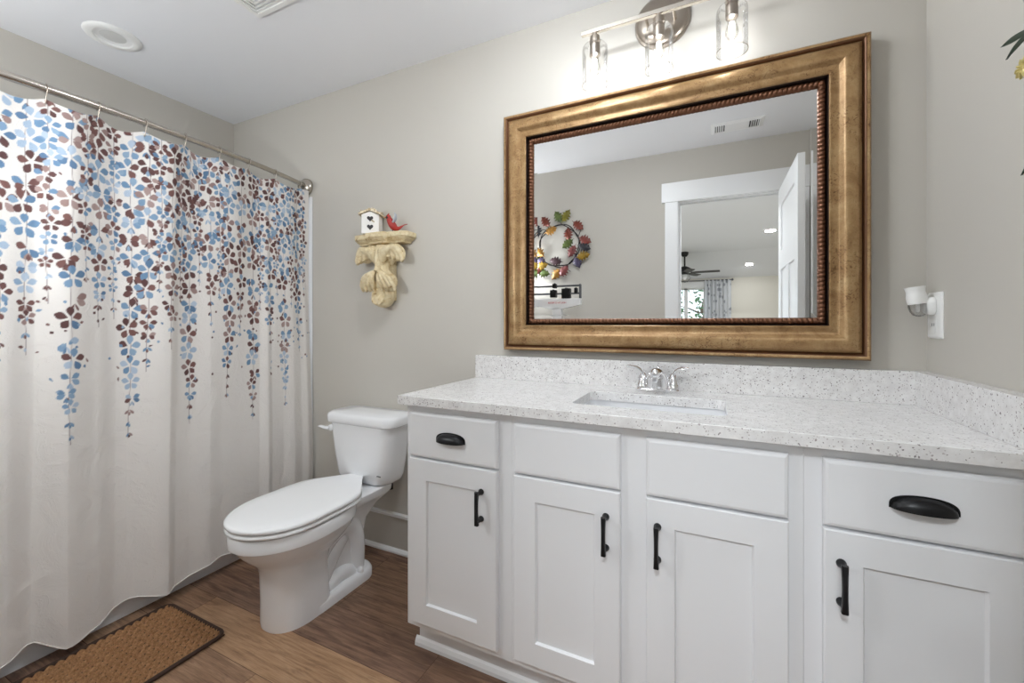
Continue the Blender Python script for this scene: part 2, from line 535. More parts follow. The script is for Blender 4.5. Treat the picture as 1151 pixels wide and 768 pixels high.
# ---------------- bedroom seen through the doorway in the mirror
BX0, BX1, BY0, BY1 = -3.6, 1.6, YR - RT, -8.2
SY, FZ = -6.75, 2.10
struct(MB().box(BX0, BX1, BY1, BY0, -.06, -.001).build('floor_bedroom', 'carpet'))
b = MB(); b.box(BX0, BX1, SY, BY0, CEIL, CEIL + .1)
b.prism([(SY, CEIL), (BY1, FZ), (BY1, FZ + .1), (SY, CEIL + .1)], 'x', BX0, BX1)
struct(b.build('ceiling_bedroom', 'ceiling_paint'))
WX0, WX1, WZ0, WZ1 = -2.70, -0.72, 0.75, 1.90
b = MB()
b.box(BX0, WX0, BY1 - .12, BY1, -.05, FZ + .02).box(WX1, BX1, BY1 - .12, BY1, -.05, FZ + .02)
b.box(WX0, WX1, BY1 - .12, BY1, -.05, WZ0).box(WX0, WX1, BY1 - .12, BY1, WZ1, FZ + .02)
struct(b.build('wall_bedroom_far', 'bedroom_paint'))
struct(MB().box(BX0 - .1, BX0, BY1, BY0, -.05, CEIL + .05).build('wall_bedroom_left', 'bedroom_paint'))
struct(MB().box(BX1, BX1 + .1, BY1, BY0, -.05, CEIL + .05).build('wall_bedroom_right', 'bedroom_paint'))
struct(MB().box(.1, BX1, BY0, BY0 + .1, -.05, CEIL + .05).box(BX0, XL - .1, BY0, BY0 + .1, -.05, CEIL + .05).build('wall_bedroom_near', 'bedroom_paint'))
win = thing('window_1', 'white double window with green trees outside', 'window', (WX0, BY1, WZ0)); win['kind'] = 'structure'
b = MB(); yw0, yw1 = BY1 - .10, BY1 - .03
nW = 4; fw = .07
edges = [WX0, WX0 + .62, -1.105, WX1]
for e in edges:
    b.box(e - .035 if WX0 < e < WX1 else (e if e == WX0 else e - .04), e + .035 if WX0 < e < WX1 else (e + .04 if e == WX0 else e), yw0, yw1, WZ0, WZ1)
b.box(WX0, WX1, yw0, yw1, WZ0, WZ0 + .05).box(WX0, WX1, yw0, yw1, WZ1 - .03, WZ1).box(WX0, WX1, yw0, yw1, 1.32, 1.36)
b.box(WX0 - .09, WX0, BY1, BY1 + .02, WZ0 - .09, WZ1 + .14).box(WX1, WX1 + .09, BY1, BY1 + .02, WZ0 - .09, WZ1 + .14)
b.box(WX0, WX1, BY1, BY1 + .024, WZ1, WZ1 + .14).box(WX0 - .1, WX1 + .1, BY1, BY1 + .045, WZ0 - .03, WZ0)
b.build('window_frame', 'white_trim', win, bevel=.003)
MB().box(WX0 + .03, WX1 - .03, yw0 + .03, yw0 + .034, WZ0 + .03, WZ1 - .02).build('glass_pane', 'window_glass', win)
o = MB().box(-14, 12, -30, BY1 - .14, -3.2, -3.0).build('ground_outside', 'grass_ground'); struct(o)

# ================================================================== VANITY
YFF, YD = -0.518, -0.537


def shaker(x0, x1, z0, z1, yf, th, rail, dep, cham=.004):
    b = MB(); yb_ = yf + th; e = .003
    o4 = [(x0 + e, yf, z0 + e), (x1 - e, yf, z0 + e), (x1 - e, yf, z1 - e), (x0 + e, yf, z1 - e)]
    oe = [(x0, yf + e, z0), (x1, yf + e, z0), (x1, yf + e, z1), (x0, yf + e, z1)]
    i4 = [(x0 + rail, yf, z0 + rail), (x1 - rail, yf, z0 + rail), (x1 - rail, yf, z1 - rail), (x0 + rail, yf, z1 - rail)]
    c = rail + cham
    r4 = [(x0 + c, yf + dep, z0 + c), (x1 - c, yf + dep, z0 + c), (x1 - c, yf + dep, z1 - c), (x0 + c, yf + dep, z1 - c)]
    b4 = [(x0, yb_, z0), (x1, yb_, z0), (x1, yb_, z1), (x0, yb_, z1)]
    b.add(b4 + oe + o4 + i4 + r4, [(0, 3, 2, 1)] + [(4 * k + i, 4 * k + (i + 1) % 4, 4 * k + 4 + (i + 1) % 4, 4 * k + 4 + i) for k in range(4) for i in range(4)] + [(16, 17, 18, 19)])
    return b


def slab(x0, x1, z0, z1, yf, th, ch=.009):
    b = MB(); yb_ = yf + th; c2 = ch
    L = lambda x0, x1, z0, z1, y: [(x0, y, z0), (x1, y, z0), (x1, y, z1), (x0, y, z1)]
    b.loft([L(x0, x1, z0, z1, yb_), L(x0, x1, z0, z1, yf + .007), L(x0 + c2 * .35, x1 - c2 * .35, z0 + c2 * .35, z1 - c2 * .35, yf + .002), L(x0 + c2, x1 - c2, z0 + c2, z1 - c2, yf)])
    return b


def bar_pull(x, z0, z1, yf, parent):
    b = MB()
    y1 = yf - .030
    for z in (z0 + .009, z1 - .009):
        b.lathe([(.0, 0.0), (.0095, 0), (.0095, -.004), (.006, -.010), (.0055, -.026), (.0055, -.030)], (x, yf, z), 'y', 16)
    zc = (z0 + z1) / 2
    P = []
    for zz in np.linspace(z0, z1, 15):
        t = (zz - zc) / ((z1 - z0) / 2); hw = .0048 + .0016 * t * t
        yy = y1 - .003 * (1 - t * t)
        P.append([(x - hw, yy + .005, zz), (x + hw, yy + .005, zz), (x + hw, yy - .0025, zz), (x + hw * .6, yy - .005, zz), (x - hw * .6, yy - .005, zz), (x - hw, yy - .0025, zz)])
    b.loft(P)
    return b.build('bar_pull', 'black_metal', parent, smooth=40)


def cup_pull(xc, zt, zb, yf, hw, parent):
    b = MB(); H = zt - zb; D = .026
    nu, nv = 28, 10
    outer, inner = [], []
    for sgn, off in ((0, 0), (1, .0022)):
        G = []
        for j in range(nv + 1):
            v = j / nv; row = []
            for i in range(nu + 1):
                u = -1 + 2 * i / nu
                e = max(0.0, 1 - abs(u) ** 2.3) ** .5
                ang = v * pi / 2
                z = zb + (H - off) * e * cos(ang) ** .8 if v < 1 else zb
                y = yf - (D - off) * e * sin(ang)
                row.append((xc + u * (hw - off), y, max(z, zb)))
            G.append(row)
        o = len(b.v); n = nu + 1
        b.add([p for r in G for p in r], [(j * n + i, j * n + i + 1, (j + 1) * n + i + 1, (j + 1) * n + i) for j in range(nv) for i in range(nu)])
    n = nu + 1; base2 = (nv + 1) * n
    b.add([], [])
    for i in range(nu):
        b.f.append((nv * n + i, nv * n + i + 1, base2 + nv * n + i + 1, base2 + nv * n + i)); b.mi.append(0)
    # little back flange rim
    P = [(xc + (hw + .002) * sin(radians(t)), zb + (H + .002) * max(0, cos(radians(t))) ** .55) for t in range(-90, 91, 6)]
    Q = [(xc + (hw - .003) * sin(radians(t)), zb + (H - .003) * max(0, cos(radians(t))) ** .55) for t in range(-90, 91, 6)]
    loops = []
    for i in range(len(P)):
        loops.append([(P[i][0], yf, P[i][1]), (P[i][0], yf - .002, P[i][1]), (Q[i][0], yf - .002, Q[i][1]), (Q[i][0], yf, Q[i][1])])
    b.loft(loops)
    return b.build('cup_pull', 'black_metal', parent, smooth=50)


def cabinet(label, x0, x1, cols, left_end=False):
    """cols: list of (xa, xb, kind, pull_x) ; every column has a drawer/false front over a door"""
    t = thing('vanity_cabinet', label, 'cabinet', ((x0 + x1) / 2, -.26, 0), 'white vanity cabinets')
    b = MB(); g = .0003
    b.box(x0 + g, x0 + .016, YFF + .019, -.012, .119, CTB).box(x1 - .016, x1 - g, YFF + .019, -.012, .119, CTB)
    b.box(x0 + .016, x1 - .016, -.024, -.012, .119, CTB).box(x0 + .016, x1 - .016, YFF + .019, -.024, .119, .135)
    b.build('carcass', 'cabinet_white', t)
    b = MB()
    xs = [x0 + g] + [v for c in cols for v in (c[0] + .012, c[1] - .012)] + [x1 - g]
    for i in range(0, len(xs), 2): b.box(xs[i], xs[i + 1], YFF, YFF + .019, .119, CTB)
    for i in range(1, len(xs) - 1, 2):
        for za, zb in ((.119, .16), (.69, .72), (.845, CTB)): b.box(xs[i], xs[i + 1], YFF, YFF + .019, za, zb)
    b.build('face_frame', 'cabinet_white', t)
    MB().box(x0 + g, x1 - g, -.452, -.436, 0, .119).build('toe_kick', 'cabinet_white', t)
    for (xa, xb, kind, px) in cols:
        f = slab(xa, xb, .7065, .8555, YD, .0185).build('drawer' if kind == 'drawer' else 'false_front', 'cabinet_white', t)
        if kind == 'drawer':
            xc = (xa + xb) / 2; cup_pull(xc, .799, .770, YD, .0535, f)
        d = shaker(xa, xb, .146, .7005, YD, .0185, .0695, .008).build('door', 'cabinet_white', t, bevel=.0)
        bar_pull(px, .538, .640, YD, d)
    return t


cabinet('narrow white vanity cabinet beside the toilet, one cup-pull drawer over one door', -1.534, -1.135, [(-1.5123, -1.1778, 'drawer', -1.231)])
cabinet('wide white vanity cabinet under the sink with two doors and plain false fronts', -1.135, -.392, [(-1.1206, -.8043, 'false', -.8425), (-.7378, -.4225, 'false', -.709)])
cabinet('narrow white vanity cabinet against the right wall, one cup-pull drawer over one door', -.392, -.003, [(-.3575, -.0230, 'drawer', -.3265)])
# shoe moulding along the toe kick, returned round the left end
b = MB()
pr = [(0, 0), (-.012, 0), (-.0115, .012), (-.006, .024), (0, .030)]
b.prism([(-.452 + y * 1.0, z) for y, z in pr], 'x', -1.5465, -.003)
b.prism([(-1.534 + y, z) for y, z in pr], 'y', -.452, -.05)
struct(b.build('trim_3', 'white_trim'))

# ---- countertop with undermount cut-out
ct = thing('countertop', 'speckled white quartz vanity countertop with backsplash and side splash', 'countertop', (-W / 2, -.28, CTB))
SX0, SX1, SY0, SY1 = -.974, -.545, -.440, -.190


def slab_hole(b, x0, x1, y0, y1, z0, z1, hole, mi=0):
    """slab with a rounded hole: rings of quads from hole outline to the outer rectangle"""
    n = len(hole); cxh = sum(p[0] for p in hole) / n; cyh = sum(p[1] for p in hole) / n
    outer = []
    for (px, py) in hole:
        dx, dy = px - cxh, py - cyh
        t = min((x1 - cxh) / dx if dx > 1e-9 else 1e9, (x0 - cxh) / dx if dx < -1e-9 else 1e9, (y1 - cyh) / dy if dy > 1e-9 else 1e9, (y0 - cyh) / dy if dy < -1e-9 else 1e9)
        outer.append([cxh + dx * t, cyh + dy * t])
    for cx_, cy2 in ((x0, y0), (x1, y0), (x1, y1), (x0, y1)):   # snap the closest ray to each corner
        k = min(range(n), key=lambda i: (outer[i][0] - cx_) ** 2 + (outer[i][1] - cy2) ** 2); outer[k] = [cx_, cy2]
    L = [[(p[0], p[1], z0) for p in hole], [(p[0], p[1], z1) for p in hole], [(p[0], p[1], z1) for p in outer], [(p[0], p[1], z0) for p in outer], [(p[0], p[1], z0) for p in hole]]
    b.loft(L, False, mi)


b = MB(); hole = rrect(SX0, SX1, SY0, SY1, .028, 24)
slab_hole(b, -W, -.0005, YF, -.0005, CTB, CT, hole)
b.build('slab', 'quartz', ct, smooth=30, weld=True, bevel=.0012)
MB().box(-W, -.0005, -.039, -.0005, CT, CT + .1007).build('backsplash', 'quartz', ct, bevel=.0015)
MB().box(-.039, -.0005, YF, -.039, CT, CT + .1007).build('side_splash', 'quartz', ct, bevel=.0015)

# ---- sink
sk = thing('sink', 'white undermount rectangular sink set into the quartz countertop', 'sink', (-.76, -.315, CTB - .14))
b = MB(); m_ = .006
lo = []
for (e, z, r) in ((.022, CTB - .0005, .03), (.022, CTB - .012, .03), (.0, CTB - .13, .05), (-.03, CTB - .150, .06), (-.075, CTB - .153, .05), (-.10, CTB - .155, .02)):
    P = rrect(SX0 - e, SX1 + e, SY0 - e, SY1 + e, r, 6); lo.append([(p[0], p[1], z) for p in P])
inn = []
for (e, z, r) in ((-.085, CTB - .148, .035), (-.065, CTB - .146, .05), (-.028, CTB - .138, .06), (-.010, CTB - .115, .055), (.004, CTB - .05, .034), (.010, CTB - .0005, .03)):
    P = rrect(SX0 - e, SX1 + e, SY0 - e, SY1 + e, r, 6); inn.append([(p[0], p[1], z) for p in P])
inn = list(reversed(inn))
b.loft(list(reversed(lo)) + inn, True)
b.build('basin', 'porcelain', sk, smooth=40)
MB().lathe([(.0, .002), (.016, .002), (.022, .004), (.024, .002), (.024, -.004)], (-.76, -.30, CTB - .148), 'z', 24).build('drain', 'chrome', sk, smooth=40)

# ---- faucet
FX, FY = -.758, -.092
fc = thing('faucet', 'chrome two-handle faucet on the countertop behind the sink', 'faucet', (FX, FY, CT))
b = MB()
for e, z in ((0, CT), (0, CT + .008), (-.003, CT + .0115)):
    pass
b.loft([[(p[0], p[1], z) for p in rrect(FX - .077 - e, FX + .077 + e, FY - .025 - e, FY + .025 + e, .0245 + e, 8)] for e, z in ((0, CT), (0, CT + .009), (-.003, CT + .0125), (-.010, CT + .014))])
b.build('base_plate', 'chrome', fc, smooth=40)
b = MB(); L = []
for t in np.linspace(0, 1, 16):
    # spout: broad foot rising and leaning forward to a round nose
    yy = FY + .006 - .078 * t ** 1.5; zz = CT + .010 + .062 * sin(t * pi * .56)
    wx = .036 * (1 - t) ** .95 + .0150; hz = .018 * (1 - t) + .0135
    dirv = np.array([0, -(.25 + t), 1.1 - t]); dirv /= np.linalg.norm(dirv)
    nrm = np.array([0, dirv[2], -dirv[1]])
    L.append([(FX + wx * cos(a), yy + nrm[1] * hz * sin(a), zz + nrm[2] * hz * sin(a)) for a in np.linspace(0, 2 * pi, 24, endpoint=False)])
b.loft(L)
b.ell((FX, FY - .076, CT + .0715), (.0165, .016, .0165), 20, 14)
b.lathe([(.0, -.026), (.010, -.026), (.011, -.020), (.011, 0), (.0, 0)], (FX, FY - .076, CT + .070), 'z', 20)
b.build('spout', 'chrome', fc, smooth=50)
MB().tube([(FX, FY + .018, CT + .01), (FX, FY + .018, CT + .078)], .0025, 8).ell((FX, FY + .018, CT + .081), (.0055, .0055, .006), 12, 8).build('lift_rod', 'chrome', fc, smooth=50)
for sg in (-1, 1):
    hx = FX + sg * .051
    b = MB().lathe([(.0235, .012), (.0235, .020), (.021, .026), (.0185, .030), (.0165, .042), (.0125, .054), (.0085, .064), (.0, .068)], (hx, FY, CT), 'z', 24)
    P = [(hx + sg * d, FY - .004 * k_, CT + z) for k_, (d, z) in enumerate([(-.002, .050), (.003, .066), (.010, .0775), (.020, .084), (.033, .0865), (.046, .0875), (.053, .0875)])]
    b.tube(P, [.009, .0085, .0075, .007, .0072, .0075, .005], 12, flat=.62)
    b.build('handle', 'chrome', fc, smooth=50)

# ================================================================== MIRROR
mx0, mx1, mz0, mz1 = -1.402, -.1404, 1.040, 2.052
mr = thing('wall_mirror', 'large wall mirror in a wide antique gold frame above the vanity countertop', 'mirror', ((mx0 + mx1) / 2, 0, mz0))
prof = [(0, -.0005), (0, .036), (.002, .044), (.007, .049), (.013, .048), (.018, .042), (.021, .038), (.024, .041), (.031, .049), (.040, .056), (.052, .0605), (.060, .0615),
        (.065, .060), (.072, .054), (.079, .0465), (.083, .0435), (.088, .043), (.097, .0445), (.101, .048), (.105, .0485), (.108, .045), (.110, .036), (.1105, .010), (.11, -.0005)]


def rect_sweep(b, pts, mi_of=None):
    lo_ = []
    for d, y in pts:
        lo_.append([(mx0 + d, -y, mz0 + d), (mx1 - d, -y, mz0 + d), (mx1 - d, -y, mz1 - d), (mx0 + d, -y, mz1 - d)])
    for k_ in range(len(lo_) - 1):
        b.loft([lo_[k_], lo_[k_ + 1]], False, mi_of(k_) if mi_of else 0)


b = MB(); rect_sweep(b, prof, lambda k_: 1 if k_ in (0, 1, 4, 5, 6) else (2 if k_ >= 20 else 0))
b.build('frame', ['antique_gold', 'bronze_shade', 'black_edge'], mr, smooth=50, weld=True)
# carved rope trim
b = MB(); TW0, TW1 = .112, .1345
nd = 9
pitch = .0140


def rope_run(L, fn):
    n = int(L / pitch) * 9
    V = []
    for i in range(n + 1):
        s_ = L * i / n
        for j in range(nd + 1):
            q = j / nd
            ph = 2 * pi * (s_ / pitch + 0.45 * q)
            y = .0255 + .0085 * sin(pi * q) ** .7 + .0034 * sin(pi * q) ** .5 * (abs(sin(ph / 2)) ** .6 * 2 - 1)
            if q in (0.0, 1.0): y = .0215
            V.append(fn(s_, TW0 + (TW1 - TW0) * q, y))
    return V, [(i * (nd + 1) + j, i * (nd + 1) + j + 1, (i + 1) * (nd + 1) + j + 1, (i + 1) * (nd + 1) + j) for i in range(n) for j in range(nd)]


LX, LZ = mx1 - mx0, mz1 - mz0
mit = lambda s_, L, d: max(d, min(L - d, s_))
for fn, L in ((lambda s_, d, y: (mx0 + mit(s_, LX, d), -y, mz0 + d), LX), (lambda s_, d, y: (mx0 + mit(s_, LX, d), -y, mz1 - d), LX),
              (lambda s_, d, y: (mx0 + d, -y, mz0 + mit(s_, LZ, d)), LZ), (lambda s_, d, y: (mx1 - d, -y, mz0 + mit(s_, LZ, d)), LZ)):
    V, Fc = rope_run(L, fn); b.add(V, Fc)
part(b.build('rope_trim', 'copper_trim', mr, smooth=180), 'carved copper rope trim')
gx0, gx1, gz0, gz1 = mx0 + .1345, mx1 - .1345, mz0 + .1345, mz1 - .1345
bv, GY = .016, -.020
e = .004
MB().add([(gx0 + bv, GY, gz0 + bv), (gx1 - bv, GY, gz0 + bv), (gx1 - bv, GY, gz1 - bv), (gx0 + bv, GY, gz1 - bv)], [(0, 1, 2, 3)]).build('mirror_glass', 'mirror_silver', mr)
b = MB(); dy = bv * math.tan(radians(1.25))
O4 = [(gx0 - e, GY - dy, gz0 - e), (gx1 + e, GY - dy, gz0 - e), (gx1 + e, GY - dy, gz1 + e), (gx0 - e, GY - dy, gz1 + e)]
I4 = [(gx0 + bv, GY, gz0 + bv), (gx1 - bv, GY, gz0 + bv), (gx1 - bv, GY, gz1 - bv), (gx0 + bv, GY, gz1 - bv)]
b.add(O4 + I4, [(i, (i + 1) % 4, 4 + (i + 1) % 4, 4 + i) for i in range(4)])
part(b.build('bevel', 'mirror_silver', mr), 'beveled mirror edge')
MB().box(mx0 + .1105, mx1 - .1105, -.012, -.001, mz0 + .1105, mz1 - .1105).build('backing', 'black_edge', mr)

# ================================================================== VANITY LIGHT
LYB, LZB = -.105, 2.262
vl = thing('vanity_light', 'three-bulb vanity light bar with clear glass shades above the mirror', 'light fixture', (-.755, 0, 2.28))
part(MB().lathe([(.0, -.030), (.060, -.029), (.083, -.024), (.092, -.016), (.0935, -.012), (.099, -.010), (.100, -.004), (.100, -.0005)], (-.752, 0, 2.292), 'y', 48).build('backplate', 'brushed_nickel', vl, smooth=35), 'round brushed nickel backplate')
MB().box(-1.035, -.472, LYB - .008, LYB + .008, LZB - .008, LZB + .008).build('bar', 'bright_nickel', vl, bevel=.0015)
for ax in (-.800, -.704): MB().tube([(ax, -.02, LZB + .012), (ax, LYB, LZB + .002)], .0055, 10).build('arm', 'bright_nickel', vl, smooth=50)
for sx in (-.983, -.753, -.523):
    MB().lathe([(.0, -.004), (.0075, -.004), (.0075, -.018), (.0175, -.020), (.0185, -.024), (.0185, -.048), (.0165, -.050), (.0165, -.054), (.0195, -.056), (.0195, -.092), (.0150, -.094), (.0, -.094)], (sx, LYB, LZB), 'z', 28).build('socket', 'brushed_nickel', vl, smooth=35)
    # open-bottomed glass cylinder with rounded shoulder
    R = .0475; pr = [(.017, -.053), (.030, -.0525), (.041, -.056), (.0462, -.064), (R, -.074), (R, -.205)]
    MB().lathe(pr, (sx, LYB, LZB), 'z', 48, caps=False).build('glass_shade', 'clear_glass', vl, smooth=60)
    rim = [(R - .0008, -.206), (R + .0012, -.206), (R + .0012, -.204), (R - .0008, -.204), (R - .0008, -.206)]
    bu = MB().lathe([(.0, -.164), (.006, -.1635), (.0155, -.158), (.0205, -.146), (.0205, -.136), (.017, -.122), (.0135, -.108), (.0125, -.096)], (sx, LYB, LZB), 'z', 24, caps=False).build('bulb', 'bulb_glass', vl, smooth=60)
    MB().lathe([(.0, -.152), (.006, -.150), (.0085, -.142), (.0085, -.120), (.006, -.108), (.0, -.106)], (sx, LYB, LZB), 'z', 16).build('filament', 'bulb_glow', bu, smooth=60)
    MB().lathe(rim, (sx, LYB, LZB), 'z', 48, caps=False).build('shade_rim', 'clear_glass', vl, smooth=60)

# ================================================================== TOILET
TX = -2.09
tl = thing('toilet', 'white two-piece toilet with closed lid between curtain and vanity', 'toilet', (TX, -.42, 0))


def egg(yb_, yf_, hw, z, pf=2.0, n=56, wide=.55, pb=2.4):
    """outline: back at yb_, front at yf_, widest at fraction 'wide' from back"""
    ym = yb_ + (yf_ - yb_) * wide
    P = []
    for i in range(n):
        a = 2 * pi * i / n; c, s_ = cos(a), sin(a)
        if s_ >= 0:  # towards the front
            P.append((TX + hw * math.copysign(abs(c) ** (2 / pf), c), ym + (yf_ - ym) * abs(s_) ** (2 / pf), z))
        else:
            P.append((TX + hw * math.copysign(abs(c) ** (2 / pb), c), ym + (yb_ - ym) * abs(s_) ** (2 / pb), z))
    return P


b = MB()
# bowl and front pedestal
b.loft([egg(-.43, -.652, .104, 0, 2.3, wide=.4, pb=6), egg(-.43, -.655, .104, .02, 2.3, wide=.4, pb=6), egg(-.435, -.655, .100, .10, 2.3, wide=.4, pb=6), egg(-.44, -.660, .099, .20, 2.3, wide=.4, pb=6),
        egg(-.42, -.668, .102, .235, 2.2, wide=.42, pb=4), egg(-.36, -.690, .120, .262, 2.1, wide=.48, pb=3), egg(-.32, -.718, .146, .288, 2.05, wide=.5), egg(-.295, -.742, .166, .316, 2.0, wide=.52),
        egg(-.285, -.756, .174, .340, 2.0, wide=.53), egg(-.284, -.760, .177, .3455, 2.0, wide=.53), egg(-.282, -.769, .1845, .348, 2.0, wide=.53), egg(-.282, -.770, .185, .353, 2.0, wide=.53), egg(-.282, -.770, .185, .390, 2.0, wide=.53), egg(-.285, -.766, .181, .396, 2.0, wide=.53), egg(-.30, -.74, .16, .398, 2.0, wide=.53)])
# foot plate
fp = lambda e, z: [(p[0], p[1], z) for p in rrect(TX - .106 - e, TX + .106 + e, -.56, -.175 + e, .075, 8)]
b.loft([fp(0, 0), fp(0, .028), fp(-.006, .040), fp(-.016, .046)])
# trapway bulges and rear column
T = [(-.47, .15), (-.44, .22), (-.385, .265), (-.33, .275), (-.285, .245), (-.262, .19), (-.255, .12), (-.262, .05), (-.265, .02)]
rr = [.040, .050, .054, .054, .052, .050, .048, .050, .054]


def smooth_path(P, k_=4):
    P = [np.array(p, float) for p in P]; out = []
    for i in range(len(P) - 1):
        p0, p1, p2, p3 = P[max(i - 1, 0)], P[i], P[i + 1], P[min(i + 2, len(P) - 1)]
        for t in np.linspace(0, 1, k_, endpoint=False):
            out.append(.5 * ((2 * p1) + (-p0 + p2) * t + (2 * p0 - 5 * p1 + 4 * p2 - p3) * t * t + (-p0 + 3 * p1 - 3 * p2 + p3) * t ** 3))
    out.append(P[-1]); return out


for sg in (-1, 1):
    pts = smooth_path([(TX + sg * .030, y, z) for y, z in T]); r_ = [float(q[0]) for q in smooth_path([(v, 0, 0) for v in rr])]
    b.tube(pts, r_, 16)
    pts = smooth_path([(TX + sg * .036, y, z) for y, z in [(-.44, .09), (-.40, .15), (-.36, .20), (-.335, .225)]])
    b.tube(pts, [.038] * len(pts), 14)
    pts = smooth_path([(TX + sg * .042, y, z) for y, z in [(-.43, .045), (-.37, .070), (-.32, .06), (-.29, .03)]])
    b.tube(pts, [.040] * len(pts), 14)
b.loft([[(p[0], p[1], z) for p in rrect(TX - w_, TX + w_, ya, yb_, .045, 6)] for z, w_, ya, yb_ in ((.02, .062, -.42, -.20), (.15, .055, -.42, -.205), (.26, .062, -.42, -.18), (.32, .085, -.42, -.13), (.352, .115, -.42, -.095), (.366, .125, -.42, -.085), (.392, .127, -.42, -.082), (.397, .122, -.42, -.086))])
b.build('bowl', 'porcelain', tl, smooth=48)
for sg in (1, -1):
    part(MB().lathe([(.014, .040), (.0145, .048), (.013, .056), (.008, .063), (.0, .065)], (TX + sg * .084, -.268, 0), 'z', 20).build('bolt_cap', 'seat_plastic', tl, smooth=60), 'white bolt cap')


def oval_slab(name, z0, z1, hw, yb_, yf_, mat, dome=0.0, inset=.006):
    b = MB(); pr = [(-inset, z0), (0, z0 + .004), (0, z1 - .007), (-.003, z1 - .0025), (-.010, z1)]
    L = [egg(yb_ - q, yf_ + (-q), hw + q, z, 2.0, wide=.56, pb=4.5) for q, z in pr]
    for q, z in ((-.05, z1 + dome * .6), (-.10, z1 + dome * .9), (-.15, z1 + dome)): L.append(egg(yb_ - q * .8, yf_ - q, hw + q, z, 2.0, wide=.56, pb=4.5))
    b.loft(L); return b.build(name, mat, tl, smooth=60)


oval_slab('seat', .4025, .4185, .186, -.300, -.778, 'seat_plastic')
oval_slab('lid', .4215, .4400, .187, -.300, -.779, 'seat_plastic', .003)
for sg in (-1, 1): MB().box(TX + sg * .075 - .025, TX + sg * .075 + .025, -.299, -.270, .397, .425).build('hinge', 'seat_plastic', tl, bevel=.006, seg=3)


def tankloop(hw, yb_, yf_, z, bow, r=.05, n=10):
    """rounded plan with a bowed front"""
    P = rrect(TX - hw, TX + hw, yf_, yb_, r, n); out = []
    for x, y in P:
        f = max(0.0, (yb_ - y) / (yb_ - yf_)); out.append((x, y - bow * f * (1 - min(1, abs(x - TX) / hw) ** 2), z))
    return out


b = MB()
b.loft([tankloop(.110, -.055, -.150, .392, .01, .045), tankloop(.140, -.042, -.178, .398, .014, .055), tankloop(.158, -.034, -.190, .412, .017, .06), tankloop(.165, -.031, -.195, .435, .018, .06),
        tankloop(.180, -.030, -.199, .53, .020, .055), tankloop(.197, -.030, -.204, .676, .022, .05)])
b.build('tank', 'porcelain', tl, smooth=50)
b = MB()
b.loft([tankloop(.205, -.024, -.207, .676, .022, .05), tankloop(.212, -.020, -.214, .680, .022, .052), tankloop(.213, -.019, -.216, .690, .022, .052), tankloop(.213, -.019, -.216, .710, .022, .052),
        tankloop(.208, -.023, -.211, .720, .022, .05), tankloop(.196, -.034, -.199, .7255, .022, .045), tankloop(.10, -.09, -.14, .728, .01, .02)])
b.build('tank_lid', 'porcelain', tl, smooth=50)
b = MB(); lx, ly, lz = TX - .168, -.207, .648
b.lathe([(.0, -.012), (.012, -.011), (.0155, -.006), (.016, 0), (.016, .012)], (lx, ly, lz), 'y', 20)
b.tube(smooth_path([(lx, ly - .014, lz), (lx - .022, ly - .020, lz + .002), (lx - .045, ly - .022, lz + .006), (lx - .062, ly - .022, lz + .004)], 4), [.011, .0112, .0112, .011, .0105, .010, .0095, .009, .0085, .008, .007, .0055, .004], 12, flat=.7)
b.build('flush_lever', 'seat_plastic', tl, smooth=60)
MB().box(TX + .120, TX + .142, -.2065, -.2035, .452, .4545).build('tank_mark', 'beam_steel', tl)
MB().tube([(TX + .10, -.09, .39), (TX + .10, -.09, .352), ], .012, 10).build('tank_bolt', 'wire_black', tl, smooth=60)

# ================================================================== TUB, SURROUND, ROD, CURTAIN
tb = thing('bathtub', 'white alcove bathtub with plain apron behind the shower curtain', 'bathtub', (-3.0, -.86, 0))
AX = -2.655
o_ = rrect(XL + .004, AX, YR + .004, -.004, .02, 6)
def tl_(e, z, r): return [(p[0], p[1], z) for p in rrect(XL + .004 + e[0], AX - e[1], YR + .004 + e[2], -.004 - e[2], r, 6)]
b = MB(); b.loft([tl_((0, .018, 0), .0, .01), tl_((0, .018, 0), .045, .01), tl_((0, .006, 0), .05, .01), tl_((0, 0, 0), .36, .012), tl_((0, 0, 0), .385, .012), tl_((.004, .006, .004), .392, .012),
                  tl_((.06, .085, .10), .392, .14), tl_((.075, .10, .115), .384, .14), tl_((.12, .13, .22), .16, .16), tl_((.16, .17, .28), .10, .14), tl_((.2, .2, .33), .09, .1)])
b.build('tub_shell', 'tub_acrylic', tb, smooth=45)
MB().lathe([(.0, .004), (.02, .004), (.028, .0), (.028, -.004)], (-3.01, -.40, .096), 'z', 20).build('drain', 'chrome', tb, smooth=40)
sr = thing('shower_surround', 'white acrylic shower wall panels above the bathtub', 'shower surround', (XL, -.86, .39))
MB().box(XL + .001, -2.637, -.012, -.001, .394, 1.876).build('end_panel', 'tub_acrylic', sr, bevel=.004, seg=3)
MB().box(XL + .001, -2.637, YR + .001, YR + .012, .394, 1.876).build('end_panel', 'tub_acrylic', sr, bevel=.004, seg=3)
MB().box(XL + .001, XL + .012, YR + .012, -.012, .394, 1.876).build('long_panel', 'tub_acrylic', sr, bevel=.003)

RZ = 1.935
YC, YH = YR / 2, -YR / 2


def rodx(y):
    q = max(0.0, 1 - ((y - YC) / YH) ** 2)
    return -2.684 + .111 * q ** .8


